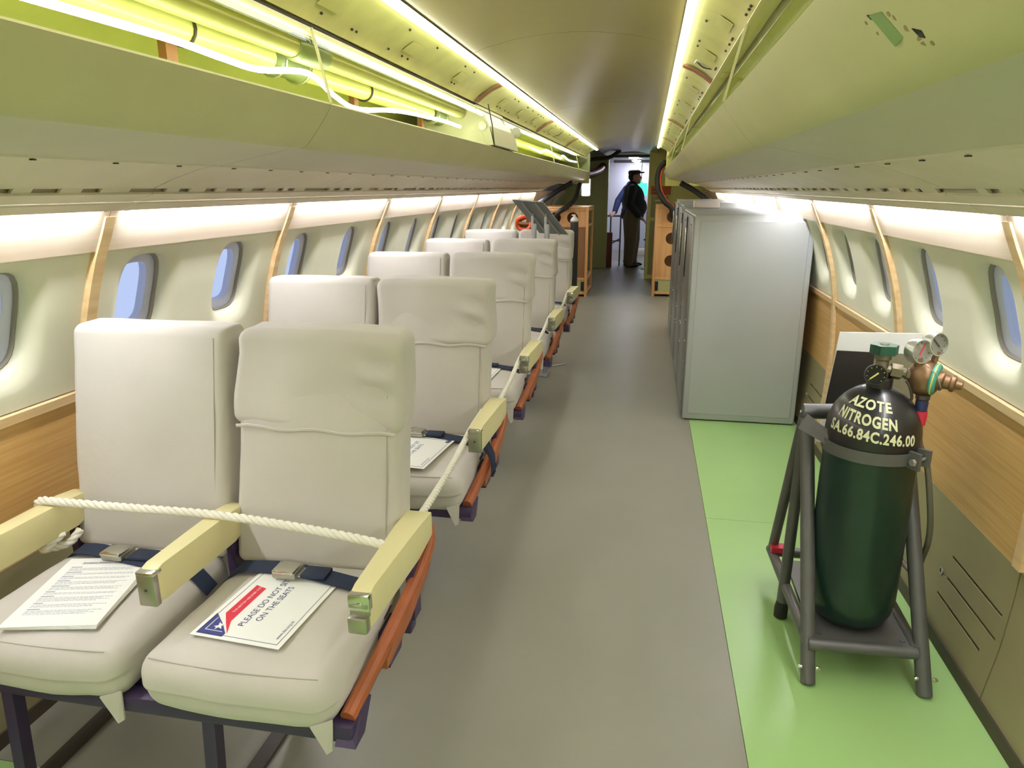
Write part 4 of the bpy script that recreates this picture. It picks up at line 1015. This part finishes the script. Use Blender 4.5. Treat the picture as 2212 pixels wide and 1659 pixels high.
# second person behind
Q = thing('person', 'person in blue jacket half hidden behind the man in the doorway, hand on rail', 'person', (-.35,13.95,0))
tr = MB()
for s_ in (-1,1): limb(tr, [(.02,s_*.09,.88),(.03,s_*.10,.48),(.02,s_*.10,.08)], [.115,.085,.07])
ell(tr, (.0,0,.92), (.15,.17,.11)); remesh(tr, 'jeans', 'denim', Q, .016, 3)
for s_ in (-1,1): sh = MB(); ell(sh, (.06,s_*.10,.045), (.14,.05,.042)); remesh(sh, 'shoe', 'shoe', Q, .012, 2)
jk = MB(); ell(jk, (.0,0,1.18), (.15,.19,.26)); ell(jk, (.0,0,.98), (.15,.18,.12)); ell(jk, (-.02,0,1.36), (.12,.21,.10)); ell(jk, (-.0,0,1.45), (.07,.075,.07))
limb(jk, [(-.05,-.18,1.36),(-.20,-.24,1.16),(-.25,-.36,.97)], [.085,.066,.05]); limb(jk, [(.0,.19,1.36),(.10,.22,1.12),(.30,.16,1.02)], [.07,.056,.046]); remesh(jk, 'jacket', 'blue_cloth', Q, .015, 3)
b2 = MB(); ell(b2, (.09,0,1.56), (.09,.075,.115)); ell(b2, (.12,0,1.51), (.062,.057,.06)); limb(b2, [(0,0,1.42),(.07,0,1.50)], [.055,.052]); limb(b2, [(.175,0,1.56),(.198,0,1.54),(.185,0,1.53)], [.012,.013,.011])
for s_ in (-1,1): ell(b2, (.075,s_*.076,1.55), (.018,.010,.030))
ell(b2, (.172,0,1.495), (.017,.022,.010))
hand(b2, (-.25,-.385,.955), (-.3,-.8,-.1), 1, .8); hand(b2, (.33,.15,1.01), (.9,-.1,-.1), 1, .6); remesh(b2, 'body', 'skin', Q, .008, 2)
for s_ in (-1,1): e_ = MB(); ell(e_, (.17,s_*.032,1.565), (.008,.011,.006), 8); e_.build('eye', 'wire', Q)
hr = MB(); ell(hr, (.06,0,1.59), (.095,.085,.10)); remesh(hr, 'hair', 'hair', Q, .01, 2)
# handrail, stanchion, exit sign
hrl = thing('handrail', 'grey tubular handrail just inside the doorway beside the two people', 'handrail', (-.72,13.45,0))
MB().tube([(.0,0,.90),(.26,0,.90)], .018, 10).build('top_bar', 'frame_grey', hrl)
for x_ in (.06,.24): MB().tube([(x_,0,.0),(x_,0,.90)], .014, 10).build('post', 'frame_grey', hrl)
MB().tube([(.05,0,.38),(.25,0,.5)], .012, 10).build('brace', 'frame_grey', hrl); MB().tube([(.0,0,.45),(.26,0,.45)], .010, 10).build('mid_bar', 'frame_grey', hrl)
rb_ = tag(MB().rbox(-.05,.05,-.03,.03,.0,.62,.006).build('panel_door_edge', 'red_pipe'), 'brown red panel edge standing at the left jamb of the doorway', 'panel'); rb_.location = (-.655,13.12,.001)
sc = thing('stanchion', 'black stanchion post with knob at the right of the doorway', 'post', (.0,12.92,0))
MB().tube([(0,0,.0),(0,0,1.0)], .022, 12).build('post', 'black', sc); MB().lathe([(.08,.0),(.08,.012),(.03,.03)], (0,0,0), (0,0,1), 16).build('foot', 'black', sc); MB().rbox(-.05,-.01,-.012,.012,.50,.53,.004).build('catch', 'frame_grey', sc)
ex = thing('exit_sign', 'glowing green exit sign on the far wall beyond the doorway', 'sign', (-.19,16.0,1.36))
MB().rbox(-.15,.15,.0,.05,-.13,.13,.006).build('box', 'exit', ex); MB().bar((0,.05,0),(0,.9,.0),.04,.04).build('arm', 'alu', ex)
MB().prism([(-.06,-.003,-.02),(.0,-.003,-.02),(.0,-.003,-.06),(.07,-.003,.0),(.0,-.003,.06),(.0,-.003,.02),(-.06,-.003,.02)], (0,.004,0)).build('arrow', 'print_white', ex)
for nm_, x_, z_, m_, lb_ in (('indicator_light', -.16, 1.50, 'green_led', 'small green indicator light above the exit sign'), ('indicator_light', .04, 1.49, 'red_led', 'small red indicator light beside the exit sign')):
    il = thing(nm_, lb_, 'light', (x_,15.2,z_)); MB().lathe([(.03,0),(.026,.02),(.01,.03)], (0,0,0), (0,-1,0), 12).build('lens', m_, il); MB().tube([(0,0,0),(0,.01,.2),(0,.01,1.93-z_)], .008, 8).build('hanger', 'wire', il)
wb2 = tag(MB().rbox(-.1,.1,-.08,.08,0,.14,.005).build('floor_box', 'white_box'), 'white box on the vestibule floor behind the two people', 'box'); wb2.location = (-.12,15.6,.001)
